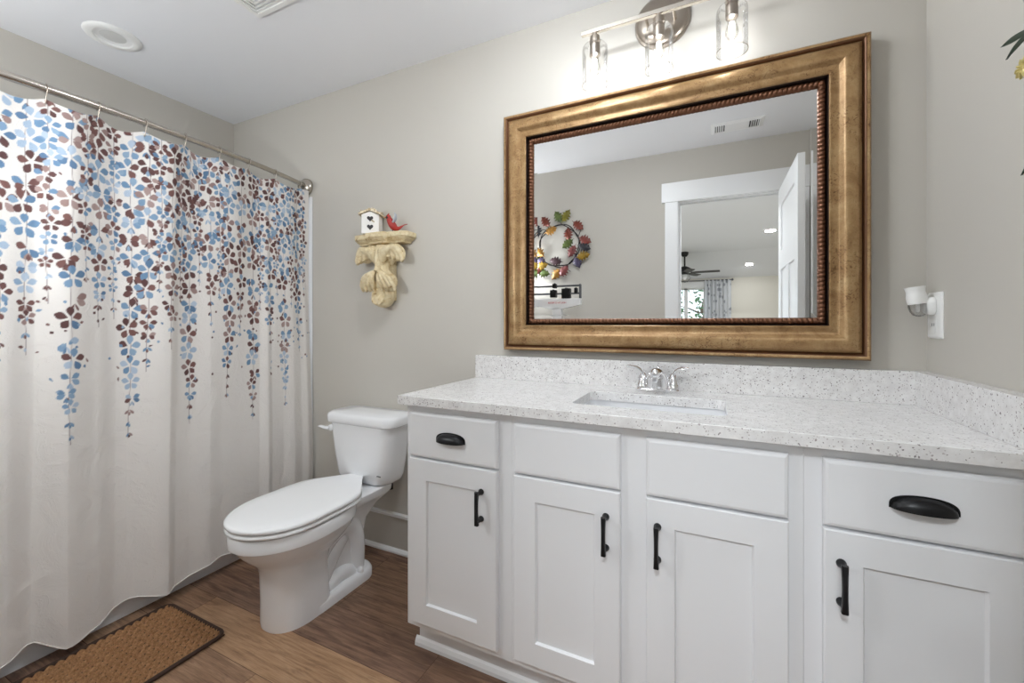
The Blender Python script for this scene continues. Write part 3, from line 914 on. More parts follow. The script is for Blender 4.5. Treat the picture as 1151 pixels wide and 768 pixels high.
rd = thing('shower_rod', 'curved brushed nickel shower curtain rod between two walls', 'curtain rod', (-2.68, YC, RZ))
ys = np.linspace(-.012, YR + .012, 60)
MB().tube([(rodx(y), y, RZ) for y in ys], .0125, 16).build('rod', 'satin_nickel', rd, smooth=60)
pts = [(rodx(y), y, RZ) for y in np.linspace(-.90, YR + .012, 40)]
part(MB().tube(pts, .0143, 16).build('outer_tube', 'satin_nickel', rd, smooth=60), 'thicker telescoping half of the rod')
for y, sg in ((0, -1), (YR, 1)):
    b = MB(); pr = [(.046, .001 * sg), (.048, .005 * sg), (.048, .012 * sg), (.045, .022 * sg), (.034, .030 * sg), (.024, .036 * sg), (.021, .050 * sg), (.016, .054 * sg), (.0, .054 * sg)]
    b.lathe(pr, (-2.682, y, RZ), 'y', 32); b.build('flange', 'satin_nickel', rd, smooth=40)

# curtain surface
KY = [(-1.70, -.005), (-1.62, .02), (-1.53, -.02), (-1.43, .022), (-1.34, -.02), (-1.235, .022), (-1.17, .016), (-1.10, -.020), (-1.028, .030), (-.95, -.002), (-.885, -.028), (-.85, -.026), (-.722, .032), (-.690, .010), (-.64, .004), (-.565, .016), (-.50, .000),
      (-.40, -.010), (-.325, -.006), (-.288, .014), (-.262, .000), (-.20, -.006), (-.14, .006), (-.09, -.004), (-.055, .008), (-.02, -.008)]
ky = np.array([k_[0] for k_ in KY]); kv = np.array([k_[1] for k_ in KY])
HOOKS = [-.072, -.2424, -.3945, -.5359, -.6772, -.8149, -.9542, -1.084, -1.222, -1.36, -1.50, -1.655]
cs_top, cs_bot = 1.904, .072
ycols = np.concatenate([np.linspace(-.022, -1.235, 470), np.linspace(-1.245, -1.698, 70)])
zrows = np.concatenate([np.linspace(1.0, .66, 160)[1:] * 0, []])
zrows = np.concatenate([np.linspace(cs_top, .66, 470), np.linspace(.64, cs_bot, 60)])


def cinterp(y):
    i = np.clip(np.searchsorted(ky, y) - 1, 0, len(ky) - 2)
    t = np.clip((y - ky[i]) / (ky[i + 1] - ky[i]), 0, 1); t = t * t * (3 - 2 * t) * .6 + t * .4
    return (kv[i] * (1 - t) + kv[i + 1] * t) * .85


hk = np.array(sorted(HOOKS))


def hookwave(y):
    """0 at a hook, 1 midway between two hooks; second value alternates"""
    i = np.clip(np.searchsorted(hk, y) - 1, 0, len(hk) - 2)
    t = np.clip((y - hk[i]) / (hk[i + 1] - hk[i]), 0, 1)
    return np.sin(pi * t), np.where(i % 2 == 0, 1.0, -1.0)


Y, Z = np.meshgrid(ycols, zrows)
T_ = (cs_top - Z) / (cs_top - cs_bot)
hw_, alt = hookwave(Y)
RX = np.vectorize(rodx)(Y)
XB = -2.600 + 0 * Y
edge = np.clip((-.02 - Y) / .12, 0, 1)
top_mix = (1 - T_) ** 1.6
X = RX * (1 - np.clip(T_ * 1.3, 0, 1)) + XB * np.clip(T_ * 1.3, 0, 1)
fold = cinterp(Y - .012 * T_ * np.sin(3 * Y))
X = X + fold * (.40 + .60 * np.clip(T_ * 1.5, 0, 1)) * (.9 + .1 * T_)
X = X + alt * hw_ * .017 * np.exp(-T_ * 2.2)
X = X - .006 + .0025 * np.sin(23 * Y + 5 * T_) * T_
X = np.maximum(X, -2.648 + .0 * Y)
Zc = Z - hw_ * .020 * np.exp(-T_ * 14) + (T_ ** 6) * (.016 * np.sin(9.5 * Y + 1.0) + .010 * np.sin(21 * Y) - fold * .75)
Yc = Y + .006 * np.sin(19 * Y) * T_ * edge

# print on the fabric
base = np.array(srgb(224, 220, 216)[:3])
PR = np.tile(base, (*Y.shape, 1))
rg = random.Random(11)
BL = [srgb(108, 138, 168), srgb(122, 150, 178), srgb(138, 162, 186), srgb(94, 122, 152)]
LB = [srgb(160, 178, 198), srgb(174, 189, 206)]
BR = [srgb(104, 74, 72), srgb(116, 84, 80), srgb(92, 66, 65)]
MV = [srgb(162, 140, 136), srgb(148, 124, 120)]
ccol = np.abs(np.gradient(ycols)); 
ysorted = -ycols; zdesc = -zrows


def petal(y0, z0, ang, L, Wd, col, notch=False, sy=.80):
    """teardrop whose tip sits at (y0,z0) and grows along ang (0 = +y, 90 = up)"""
    ca_, sa_ = cos(ang), sin(ang); R_ = L * 1.1 + Wd
    i0 = np.searchsorted(ysorted, -(y0 + R_)); i1 = np.searchsorted(ysorted, -(y0 - R_))
    j0 = np.searchsorted(zdesc, -(z0 + R_)); j1 = np.searchsorted(zdesc, -(z0 - R_))
    if i1 <= i0 or j1 <= j0: return
    yy = (Y[j0:j1, i0:i1] - y0) / sy; zz = Z[j0:j1, i0:i1] - z0
    u = (yy * ca_ + zz * sa_) / L; v = -yy * sa_ + zz * ca_
    uc = np.clip(u, 0, 1)
    wd = Wd * np.sin(pi * uc ** 1.35) ** .75
    if notch: wd = wd * np.where(uc > .86, 1, 1)
    dist = np.where((u > 0) & (u < 1), wd - np.abs(v), -1)
    if notch: dist = np.minimum(dist, np.hypot(v, (u - 1.04) * L) - Wd * .30)
    a = np.clip(dist / .0022 + .5, 0, 1)[..., None]
    PR[j0:j1, i0:i1] = PR[j0:j1, i0:i1] * (1 - a) + np.array(col[:3]) * a


def stem(y0, z1_, z0_, wob):
    i0 = np.searchsorted(ysorted, -(y0 + .012)); i1 = np.searchsorted(ysorted, -(y0 - .012))
    j0 = np.searchsorted(zdesc, -z1_); j1 = np.searchsorted(zdesc, -z0_)
    if i1 <= i0: return
    yy = Y[j0:j1, i0:i1] - y0 - .003 * np.sin(wob + Z[j0:j1, i0:i1] * 14)
    a = np.clip((.0011 - np.abs(yy)) / .0014 + .35, 0, .62)[..., None]
    PR[j0:j1, i0:i1] = PR[j0:j1, i0:i1] * (1 - a) + np.array(srgb(108, 88, 92)[:3]) * a


def pick(mood):
    r_ = rg.random()
    if mood == 'b': P = BL if r_ < .72 else (LB if r_ < .84 else BR)
    elif mood == 'l': P = LB if r_ < .75 else BL
    elif mood == 'r': P = BR if r_ < .66 else (MV if r_ < .86 else BL)
    else: P = MV if r_ < .5 else (BR if r_ < .75 else BL)
    return rg.choice(P)


def vine(y0, zend, ztop=1.93, size=1.0):
    wob = rg.uniform(0, 6); stem(y0, ztop, zend, wob)
    z = ztop - rg.uniform(0, .05)
    while z > zend + .01:
        q = min(1.0, (z - zend) / .34); s_ = size * (.34 + .66 * q ** .8)
        mood = rg.choice(['b', 'b', 'b', 'r', 'r', 'r', 'm', 'l'])
        kind = rg.random()
        yj = y0 + rg.uniform(-.012, .012) * s_
        if q < .34:   # tail: small leaf pairs
            for sg in (-1, 1):
                if rg.random() < .85: petal(y0, z, radians(-90 + sg * rg.uniform(25, 55)), .026 * s_ + .008, .0056 * s_ + .0018, pick(mood))
            petal(y0, z - .006, radians(-90), .018 * s_ + .006, .0045 * s_ + .002, pick(mood))
            z -= .040 * s_ + .022
        elif kind < .50:  # five-petal flower
            n_ = 5; a0 = radians(90 + rg.uniform(-14, 14))
            for k_ in range(n_):
                a = a0 + 2 * pi * k_ / n_
                g_ = .007 * s_
                petal(yj + g_ * cos(a) * .8, z + g_ * sin(a), a, .036 * s_ * rg.uniform(.9, 1.08), .0128 * s_, pick(mood), rg.random() < .3)
            z -= .074 * s_ * rg.uniform(.95, 1.1)
        else:  # opposite petals in pairs with slim drooping leaves under them
            for a in ((25, 155, 205, 335) if rg.random() < .6 else (10, 170, 235, 305)):
                if rg.random() < .12: continue
                g_ = .005 * s_; a = radians(a + rg.uniform(-8, 8))
                petal(yj + g_ * cos(a) * .8, z + g_ * sin(a), a, .036 * s_ * rg.uniform(.85, 1.1), .0122 * s_, pick(mood), rg.random() < .2)
            for a in (-115, -65): petal(yj, z - .016 * s_, radians(a + rg.uniform(-8, 8)), .028 * s_, .0042 * s_, pick(mood))
            if rg.random() < .6: petal(yj, z - .020 * s_, radians(-90), .024 * s_, .0068 * s_, pick(mood))
            z -= .062 * s_ * rg.uniform(.95, 1.1)


main = [(-1.1831, 1.041), (-1.1208, 1.051), (-1.0245, .737), (-.9475, 1.141), (-.8464, .708), (-.7984, .965), (-.7261, 1.048), (-.6479, .726), (-.5704, 1.142), (-.4944, .811), (-.3605, .685), (-.1935, .730),
        (-1.27, .80), (-1.36, 1.02), (-1.45, .74), (-1.53, 1.1), (-1.62, .82), (-.275, 1.02), (-.43, 1.10), (-.10, 1.00)]
for y0, ze in main: vine(y0, ze)
for y0, ze in [(-1.075, 1.22), (-.985, 1.30), (-.897, 1.17), (-.765, 1.28), (-.687, 1.24), (-.61, 1.32), (-.53, 1.26), (-.322, 1.22), (-.235, 1.30), (-.15, 1.24), (-.06, 1.30), (-1.22, 1.3), (-1.32, 1.25), (-1.5, 1.3), (-1.66, 1.25)]:
    vine(y0, ze, 1.93, .74)
for _ in range(210):
    yy_, zz_ = rg.uniform(-1.68, -.03), rg.uniform(1.02, 1.88)
    if rg.random() < .5: zz_ = rg.uniform(.9, 1.3)
    petal(yy_, zz_, rg.uniform(0, 6.28), rg.uniform(.010, .018), rg.uniform(.003, .006), rg.choice(BR + BL))

sc_t = thing('shower_curtain', 'white shower curtain printed with trailing blue and brown flowers', 'shower curtain', (-2.6, YC, .08))
nr, nc = Y.shape
verts = np.stack([X, Yc, Zc], -1).reshape(-1, 3) - np.array(ORG[sc_t.name])
idx = np.arange(nr * nc).reshape(nr, nc)
faces = np.stack([idx[:-1, :-1], idx[1:, :-1], idx[1:, 1:], idx[:-1, 1:]], -1).reshape(-1, 4)
me = bpy.data.meshes.new('cloth'); me.vertices.add(len(verts)); me.vertices.foreach_set('co', verts.astype(np.float32).ravel())
me.loops.add(faces.size); me.loops.foreach_set('vertex_index', faces.astype(np.int32).ravel())
me.polygons.add(len(faces)); me.polygons.foreach_set('loop_start', np.arange(0, faces.size, 4, dtype=np.int32))
me.update(calc_edges=True); me.validate()
me.polygons.foreach_set('use_smooth', [True] * len(me.polygons))
at_ = me.color_attributes.new('print', 'FLOAT_COLOR', 'POINT')
rgba = np.ones((len(verts), 4), np.float32); rgba[:, :3] = PR.reshape(-1, 3); at_.data.foreach_set('color', rgba.ravel())
me.materials.append(M['curtain_fabric'])
cl = bpy.data.objects.new('cloth', me); COL.objects.link(cl); cl.parent = sc_t
# sewn hem along the bottom, following the cloth
hemz = nr - 1
hb = MB(); j = nr - 1
hb.tube([(X[j, i], Yc[j, i], Zc[j, i]) for i in range(0, nc, 6)], .0022, 6)
simple('hem_white', srgb(224, 220, 216), .85)
hb.build('hem', 'hem_white', sc_t, smooth=60)
# hooks
ordn = ['first', 'second', 'third', 'fourth', 'fifth', 'sixth', 'seventh', 'eighth', 'ninth', 'tenth', 'eleventh', 'twelfth']
hook0 = None
for i, y in enumerate(HOOKS):
    if hook0 is None:
        b = MB(); P = [(.0165 * sin(radians(a)), 0, .0165 * cos(radians(a))) for a in range(-150, 121, 15)]
        P = [(p[0], p[1], p[2]) for p in P]
        P += [(.010, 0, -.018), (.004, 0, -.030), (.0, 0, -.042), (-.005, .0, -.052), (-.010, 0, -.047)]
        b.tube(P, .0014, 8)
        hook0 = b.build('curtain_hook', 'brushed_nickel', smooth=60); o = hook0
    else:
        o = hook0.copy(); COL.objects.link(o)
    o.location = (rodx(y), y, RZ); o.rotation_euler = (0, 0, 0.0)
    tag(o, '%s metal curtain hook from the vanity-wall end of the shower rod' % ordn[i], 'curtain hook', 'curtain hooks on the shower rod')

# ================================================================== BATH MAT
bm0 = thing('bath_mat', 'brown braided bath mat on the floor beside the bathtub', 'bath mat', (-2.40, -1.02, 0))
MX0, MX1, MY0, MY1 = -2.592, -2.203, -1.32, -.7215
rows_ = 26; b = MB()
nx, ny = 26 * 5, 150
cellx = (MX1 - MX0 - .02) / 24; celly = .026
V = []; nx = 24 * 8
for j in range(ny * 2 + 1):
    for i in range(nx + 1):
        x = MX0 + .01 + (MX1 - MX0 - .02) * i / nx; y = MY0 + .01 + (MY1 - MY0 - .02) * j / (ny * 2)
        c_ = (x - MX0 - .01) / cellx; kx = math.floor(c_ + 1e-9); fx = c_ - kx
        sgn = 1 if kx % 2 == 0 else -1
        ph = (y / celly + sgn * (fx - .5) * .55 + (.5 if kx % 2 else 0))
        fy = ph - math.floor(ph)
        h = (max(0, sin(pi * fx)) ** .8) * (max(0, sin(pi * fy)) ** .8)
        rx = min(x - MX0, MX1 - x, y - MY0, MY1 - y)
        V.append((x, y, .0012 + .0130 * h))
b.add(V, [(j * (nx + 1) + i, j * (nx + 1) + i + 1, (j + 1) * (nx + 1) + i + 1, (j + 1) * (nx + 1) + i) for j in range(ny * 2) for i in range(nx)])
b.build('braid', 'mat_braid', bm0, smooth=180)
b = MB(); P = rrect(MX0 + .007, MX1 - .007, MY0 + .007, MY1 - .007, .030, 8); P = P + [P[0]]
b.tube([(p[0], p[1], .0075) for p in P], .007, 10)
part(b.build('border', 'mat_edge', bm0, smooth=60), 'dark brown bound border')
MB().box(MX0 + .008, MX1 - .008, MY0 + .008, MY1 - .008, .0005, .0034).build('backing', 'mat_edge', bm0)

# ================================================================== WALL BRACKET SHELF, BIRDHOUSE, BIRD
SHX, SHZ = -2.078, 1.602
br = thing('wall_bracket_shelf', 'cream carved acanthus bracket shelf on the wall above the toilet', 'shelf', (SHX, 0, 1.23))


def shelf_outline(e):
    P = [(-.172 - e, 0), (-.172 - e, -.062), (-.150 - e * .7, -.086 - e), (-.062, -.094 - e), (-.054, -.112 - e), (.054, -.112 - e), (.062, -.094 - e), (.150 + e * .7, -.086 - e), (.172 + e, -.062), (.172 + e, 0)]
    return [(SHX + x, y - .001 if y == 0 else y) for x, y in P]


b = MB()
b.loft([[(x, y, z) for x, y in shelf_outline(e)] for e, z in ((-.030, SHZ - .050), (-.028, SHZ - .042), (-.012, SHZ - .034), (-.010, SHZ - .030), (-.004, SHZ - .027), (.0, SHZ - .022), (.0, SHZ - .004), (-.003, SHZ))])
b.build('shelf_top', 'aged_cream', br, smooth=28)
# carved corbel: body of overlapping acanthus leaves over a scroll
b = MB()


def rotm(ax, deg):
    c_, s_ = cos(radians(deg)), sin(radians(deg))
    return np.array({'x': [[1, 0, 0], [0, c_, -s_], [0, s_, c_]], 'y': [[c_, 0, s_], [0, 1, 0], [-s_, 0, c_]], 'z': [[c_, -s_, 0], [s_, c_, 0], [0, 0, 1]]}[ax])


C_ = lambda x, y, z: (SHX + x, y, z)
b.ell(C_(0, -.030, 1.500), (.075, .045, .070), 20, 14)
b.ell(C_(0, -.035, 1.435), (.046, .045, .080), 18, 12)
b.ell(C_(.005, -.040, 1.370), (.062, .046, .060), 18, 12)
b.ell(C_(.005, -.040, 1.300), (.060, .042, .050), 18, 12)
b.ell(C_(.005, -.046, 1.275), (.054, .046, .042), 18, 12)
b.box(SHX - .05, SHX + .05, -.03, -.0015, 1.27, 1.55)
for sg in (-1, 1):
    # upper wide leaves that curl outward and down
    for k_, (x0, r0) in enumerate(((.030, .0165), (.058, .018), (.086, .018), (.112, .017), (.132, .014))):
        P = [C_(sg * .006, -.056, 1.432 + .004 * k_), C_(sg * (.010 + x0 * .35), -.080, 1.470 + .008 * k_), C_(sg * x0 * .8, -.088, 1.515 + .003 * k_), C_(sg * x0 * 1.05, -.076, 1.528 - .010 * k_), C_(sg * x0 * 1.10, -.074, 1.500 - .008 * k_), C_(sg * x0 * 1.04, -.076, 1.484 - .007 * k_)]
        sp = smooth_path(P, 5); n_ = len(sp)
        b.tube(sp, [r0 * (.35 + .65 * sin(pi * (.12 + .80 * i / n_)) ** .8) for i in range(n_)], 10)
    b.ell(C_(sg * .085, -.050, 1.508), (.064, .024, .042), 16, 12, rot=rotm('y', sg * 28))
    # lower leaves that curl round the scroll
    for k_, (x0, r0) in enumerate(((.024, .012), (.048, .0135), (.072, .0125), (.092, .010))):
        P = [C_(sg * .004, -.076, 1.418), C_(sg * (.008 + x0 * .4), -.096, 1.402), C_(sg * x0 * .85, -.100, 1.375 + .002 * k_), C_(sg * x0 * 1.08, -.090, 1.345), C_(sg * x0 * 1.12, -.078, 1.325), C_(sg * x0 * 1.04, -.078, 1.316)]
        sp = smooth_path(P, 5); n_ = len(sp)
        b.tube(sp, [r0 * (.35 + .65 * sin(pi * (.12 + .80 * i / n_)) ** .8) for i in range(n_)], 10)
    b.ell(C_(sg * .055, -.054, 1.360), (.040, .026, .042), 16, 12)
    # scroll ridges on the bottom ball
    P = [C_(sg * .030, -.082, 1.31), C_(sg * .036, -.080, 1.285), C_(sg * .028, -.084, 1.262), C_(sg * .008, -.082, 1.250)]
    sp = smooth_path(P, 5); b.tube(sp, [.007] * len(sp), 10)
b.tube(smooth_path([C_(0, -.070, 1.54), C_(0, -.086, 1.49), C_(0, -.082, 1.44), C_(0, -.090, 1.41)], 5), [.016] * 16, 12)
cb = b.build('corbel', 'aged_cream', br, smooth=180)
rm = cb.modifiers.new('remesh', 'REMESH'); rm.mode = 'VOXEL'; rm.voxel_size = .0024; rm.use_smooth_shade = True
sm = cb.modifiers.new('smooth', 'SMOOTH'); sm.factor = .5; sm.iterations = 1

bh = thing('birdhouse', 'tiny white birdhouse with two heart holes on the bracket shelf', 'birdhouse', (-2.135, -.055, SHZ))
b = MB(); BHX, BHY, z0 = -2.133, -.066, SHZ + .0005
# gabled body turned a little so that its right side shows
RB = rotm('z', 28)
bod = [(-.043, 0), (.043, 0), (.043, .094), (0, .112), (-.043, .094)]
L = []
for y in (-.030, .042): L.append([tuple(RB @ np.array([x, y, 0]) + np.array([BHX, BHY, z0 + z])) for x, z in bod])
b.loft(L)
b.build('body', 'birdhouse_white', bh, bevel=.002)
b = MB()
for sg in (-1, 1):
    Q = [(0, .114), (sg * .056, .092), (sg * .056, .101), (0, .125)]
    b.loft([[tuple(RB @ np.array([x, y, 0]) + np.array([BHX, BHY, z0 + z])) for x, z in Q] for y in (-.040, -.02, .0, .02, .048)])
rb = random.Random(3)
for i in range(26):
    x = rb.uniform(-.05, .05); y = rb.uniform(-.04, .045); z = .122 - abs(x) * .40 + .005
    p = RB @ np.array([x, y, 0]) + np.array([BHX, BHY, z0 + z]); q = p + np.array([rb.uniform(-.012, .012), rb.uniform(-.016, .016), rb.uniform(-.006, .004)])
    b.tube([tuple(p), tuple((p + q) / 2 + np.array([0, 0, .002])), tuple(q)], [.004, .0042, .002], 6)
b.build('roof', 'birdhouse_thatch', bh, smooth=40)
for zc_ in (.074, .032):
    H_ = []
    for t in range(0, 360, 12):
        a = radians(t); hx = 16 * sin(a) ** 3; hz = 13 * cos(a) - 5 * cos(2 * a) - 2 * cos(3 * a) - cos(4 * a)
        H_.append((hx * .00095, hz * .00095))
    b = MB(); b.loft([[tuple(RB @ np.array([x, y, 0]) + np.array([BHX, BHY, z0 + zc_ + z])) for x, z in H_] for y in (-.0318, -.0295)])
    part(b.build('heart_hole', 'bird_dark', bh), 'dark heart-shaped opening')
b = MB(); p = RB @ np.array([.020, -.03, 0]) + np.array([BHX, BHY, z0 + .058]); b.tube([tuple(p), tuple(p + np.array([.0, -.018, .004]))], .003, 8); b.build('perch', 'birdhouse_thatch', bh, smooth=60)

bd = thing('bird_figurine', 'small red bird figurine with grey-blue wing on the bracket shelf', 'figurine', (-1.992, -.066, SHZ))
BX, BY, BZ = -1.992, -.066, SHZ
b = MB()
body = smooth_path([(BX - .026, BY, BZ + .072), (BX - .020, BY, BZ + .060), (BX - .010, BY, BZ + .040), (BX + .006, BY, BZ + .022), (BX + .022, BY, BZ + .020), (BX + .044, BY, BZ + .034)], 4)
rb_ = np.interp(np.linspace(0, 1, len(body)), [0, .12, .25, .5, .72, .85, 1], [.006, .013, .0155, .0185, .013, .007, .003])
b.tube(body, list(rb_), 14)
b.ell((BX - .025, BY, BZ + .072), (.0125, .011, .012), 14, 10)
b.tube([(BX - .027, BY, BZ + .080), (BX - .022, BY, BZ + .092)], [.006, .001], 8)
b.build('body', 'bird_red', bd, smooth=80)
part(MB().tube([(BX - .035, BY, BZ + .071), (BX - .046, BY - .002, BZ + .069)], [.0045, .0006], 8).build('beak', 'bird_beak', bd, smooth=60), 'orange beak')
part(MB().ell((BX - .031, BY - .006, BZ + .069), (.007, .007, .006), 12, 8).build('face_mask', 'bird_dark', bd, smooth=80), 'dark face patch')
for sg in (1, -1):
    b = MB(); b.tube(smooth_path([(BX - .004, BY + sg * .014, BZ + .044), (BX + .006, BY + sg * .019, BZ + .062), (BX + .010, BY + sg * .019, BZ + .080), (BX + .002, BY + sg * .018, BZ + .092)], 4), list(np.interp(np.linspace(0, 1, 13), [0, .4, .8, 1], [.007, .011, .008, .003])), 12, flat=.45)
    part(b.build('wing', 'bird_blue', bd, smooth=70), 'raised grey-blue wing')
part(MB().tube([(BX + .034, BY, BZ + .027), (BX + .050, BY, BZ + .038), (BX + .066, BY, BZ + .043)], [.005, .0045, .003], 8, flat=.5).build('tail', 'bird_red', bd, smooth=60), 'upturned red tail')
bd.rotation_euler = (0, 0, radians(38))
for dx in (-.004, .010): MB().tube([(BX + dx, BY, BZ + .022), (BX + dx - .002, BY, BZ + .003), (BX + dx - .010, BY, BZ + .0022)], .002, 6).build('leg', 'bird_dark', bd, smooth=60)

# ================================================================== OUTLET AND NIGHT LIGHT
ol = thing('wall_outlet', 'white outlet plate on the right wall near the vanity corner', 'outlet', (0, -.065, 1.177))
L = lambda e, x: [(x, p[0], p[1]) for p in rrect(-.108 + e, -.022 - e, 1.112 + e, 1.245 - e, .004, 4)]
MB().loft([L(0, -.0005), L(0, -.003), L(.004, -.0065), L(.010, -.007)]).build('plate', 'white_plastic', ol, smooth=40)
L = lambda e, x, a, b_: [(x, p[0], p[1]) for p in rrect(-.081 + e, -.049 - e, a + e, b_ - e, .006, 4)]
b = MB()
for za, zb in ((1.128, 1.168), (1.188, 1.228)): b.loft([L(0, -.006, za, zb), L(.0005, -.0082, za, zb)])
for z in (1.148,):
    for dy_ in (-.006, .006): b.box(-.0086, -.008, -.065 + dy_ - .001, -.065 + dy_ + .001, z, z + .008, 1)
b.build('receptacle', ['white_plastic', 'dark_slot'], ol, smooth=40)
nl = thing('night_light', 'white plug-in night light with clear dome on the wall outlet', 'night light', (-.04, -.066, 1.20))
NY = -.066
b = MB()
b.loft([[(x, p[0], p[1]) for p in superell(NY, 1.206, ry_, rz_, 2.6, 28)] for x, ry_, rz_ in ((-.0085, .020, .026), (-.012, .021, .027), (-.022, .019, .024), (-.030, .015, .018))])
b.build('plug_body', 'white_plastic', nl, smooth=50)
b = MB(); tz = rotm('y', -8)
def tlt(prof, c):
    out = []
    for r_, h in prof: out.append([tuple(tz @ np.array([r_ * cos(a), r_ * sin(a) * .95, h]) + np.array(c)) for a in np.linspace(0, 2 * pi, 32, endpoint=False)])
    return out
b.loft(tlt([(.0225, .0), (.0235, .010), (.0235, .022), (.0220, .030), (.0215, .034), (.0225, .042), (.0245, .050), (.022, .0505), (.018, .046), (.010, .044)], (-.042, NY, 1.212)))
b.build('cap', 'white_plastic', nl, smooth=40)
thin_glass('dome_plastic', (.90, .90, .90, 1), .7, .10)
b = MB(); b.loft(tlt([(.0220, .0), (.0225, -.008), (.021, -.020), (.016, -.030), (.008, -.0355), (.001, -.037)], (-.042, NY, 1.212))); b.build('dome', 'dome_plastic', nl, smooth=60)
MB().lathe([(.0, -.024), (.004, -.022), (.005, -.012), (.005, .0)], (-.042, NY, 1.212), 'z', 12).build('bulb', 'white_plastic', nl, smooth=60)

# ================================================================== CEILING FITTINGS
dl = thing('recessed_downlight', 'round white recessed downlight in the ceiling above the bathtub', 'ceiling light', (-3.0, -.748, CEIL))
MB().lathe([(.064, -.004), (.068, -.010), (.080, -.011), (.096, -.007), (.100, -.002), (.100, -.0005)], (-3.0, -.748, CEIL), 'z', 48, caps=False).build('trim_ring', 'white_plastic', dl, smooth=40)
b = MB().lathe([(.064, -.004), (.058, .02), (.052, .045)], (-3.0, -.748, CEIL - .0), 'z', 40, caps=False)
MB().lathe([(.0655, -.005), (.058, -.0035), (.050, -.002), (.045, -.0012)], (-3.0, -.748, CEIL), 'z', 48, caps=False).build('baffle', 'white_metal', dl, smooth=60)
MB().lathe([(.0, -.0035), (.030, -.003), (.046, -.0012)], (-3.0, -.748, CEIL), 'z', 40, caps=False).build('lens', 'lamp_lens', dl, smooth=60)

ef = thing('exhaust_fan_grille', 'square white exhaust fan grille on the ceiling above the toilet', 'exhaust fan', (-2.13, -.70, CEIL))
EX0, EX1, EY0, EY1 = -2.285, -1.985, -.845, -.545
b = MB()
def sq(e, z): return [(EX0 + e, EY0 + e, z), (EX1 - e, EY0 + e, z), (EX1 - e, EY1 - e, z), (EX0 + e, EY1 - e, z)]
b.loft([sq(0, CEIL - .0005), sq(.0, CEIL - .006), sq(.012, CEIL - .020), sq(.030, CEIL - .022), sq(.034, CEIL - .016)], False)
b.build('grille_frame', 'white_plastic', ef)
MB().add(sq(.03, CEIL - .012), [(0, 1, 2, 3)]).build('dark_opening', 'dark_slot', ef)
for k_ in range(7):
    e = .036 + k_ * .0155
    MB().loft([sq(e, CEIL - .013), sq(e, CEIL - .021), sq(e + .0085, CEIL - .022), sq(e + .0085, CEIL - .013)], False).build('louver', 'white_plastic', ef)

rg_ = thing('ceiling_register', 'white rectangular air register on the bathroom ceiling, seen in the mirror', 'air vent', (-.44, -1.447, CEIL))
GX0, GX1, GY0, GY1 = -.592, -.288, -1.527, -1.370
b = MB()
def rq(e, z): return [(GX0 + e, GY0 + e, z), (GX1 - e, GY0 + e, z), (GX1 - e, GY1 - e, z), (GX0 + e, GY1 - e, z)]
b.loft([rq(0, CEIL - .0005), rq(.0, CEIL - .003), rq(.022, CEIL - .010), rq(.026, CEIL - .006)], False)
b.box(-.51, -.37, GY0 + .026, GY1 - .026, CEIL - .009, CEIL - .004)
b.build('register_frame', 'white_metal', rg_)
MB().add(rq(.024, CEIL - .003), [(0, 1, 2, 3)]).build('dark_opening', 'dark_slot', rg_)
for side in (-1, 1):
    for k_ in range(4):
        x = -.44 + side * (.078 + .0125 * k_); s2 = .007 * side
        MB().add([(x, GY0 + .026, CEIL - .0095), (x, GY1 - .026, CEIL - .0095), (x + s2, GY1 - .026, CEIL - .004), (x + s2, GY0 + .026, CEIL - .004),
                  (x + .001, GY0 + .026, CEIL - .0095), (x + .001, GY1 - .026, CEIL - .0095), (x + s2 + .001, GY1 - .026, CEIL - .004), (x + s2 + .001, GY0 + .026, CEIL - .004)],
                 [(0, 1, 2, 3), (4, 7, 6, 5), (0, 4, 5, 1), (1, 5, 6, 2), (2, 6, 7, 3), (3, 7, 4, 0)]).build('slat', 'white_metal', rg_)

dm = thing('fill_ceiling_light', 'added round frosted fill light in the middle of the bathroom ceiling', 'ceiling light', (-1.05, -.66, CEIL))  # added lamp, out of view, evens out the room light
MB().lathe([(.0, -.030), (.150, -.028), (.158, -.022), (.158, -.001), (.0, -.0005)], (-1.05, -.66, CEIL), 'z', 48).build('canopy', 'brushed_nickel', dm, smooth=35)
MB().lathe([(.145, -.030), (.150, -.042), (.140, -.062), (.105, -.082), (.055, -.092), (.0, -.095)], (-1.05, -.66, CEIL), 'z', 40, caps=False).build('fill_dome', 'dome_fill', dm, smooth=60)
def fill_globe(x, z, lab, glow='globe_fill'):  # globe lamps added out of view as fill light
    sn = thing('fill_wall_globe', lab, 'fill light', (x, YR, z), 'added globe fill lights')
    yq = YR + (.012 if x < -2.7 and z < 1.9 else 0)
    MB().lathe([(.0, .012), (.045, .011), (.052, .006), (.053, .0005)], (x, yq, z), 'y', 32).build('backplate', 'brushed_nickel', sn, smooth=35)
    MB().tube(smooth_path([(x, YR + .01, z), (x, YR + .06, z), (x, YR + .09, z - .03), (x, YR + .095, z - .06)], 5), .008, 12).lathe([(.0, .012), (.028, .010), (.032, -.004), (.032, -.010)], (x, YR + .095, z - .07), 'z', 24).build('arm', 'brushed_nickel', sn, smooth=50)
    MB().ell((x, YR + .095, z - .145), (.068, .068, .072), 28, 18).build('fill_globe_glass', glow, sn, smooth=80)


fill_globe(-2.085, 1.80, 'added opal globe fill light on the rear wall beside the shower curtain')
fill_globe(-3.00, 2.13, 'added opal globe fill light high on the rear wall above the bathtub', 'globe_fill_dim')  # second added globe, brightens the ceiling and left wall
# ================================================================== DOOR (open into the bathroom against the right wall)
dr = thing('door_1', 'white three-panel door standing open by the right wall', 'door', (-.17, YR, 0)); dr['kind'] = 'structure'
DX0, DX1, DY0, DY1 = -.186, -.152, -1.652, -.952


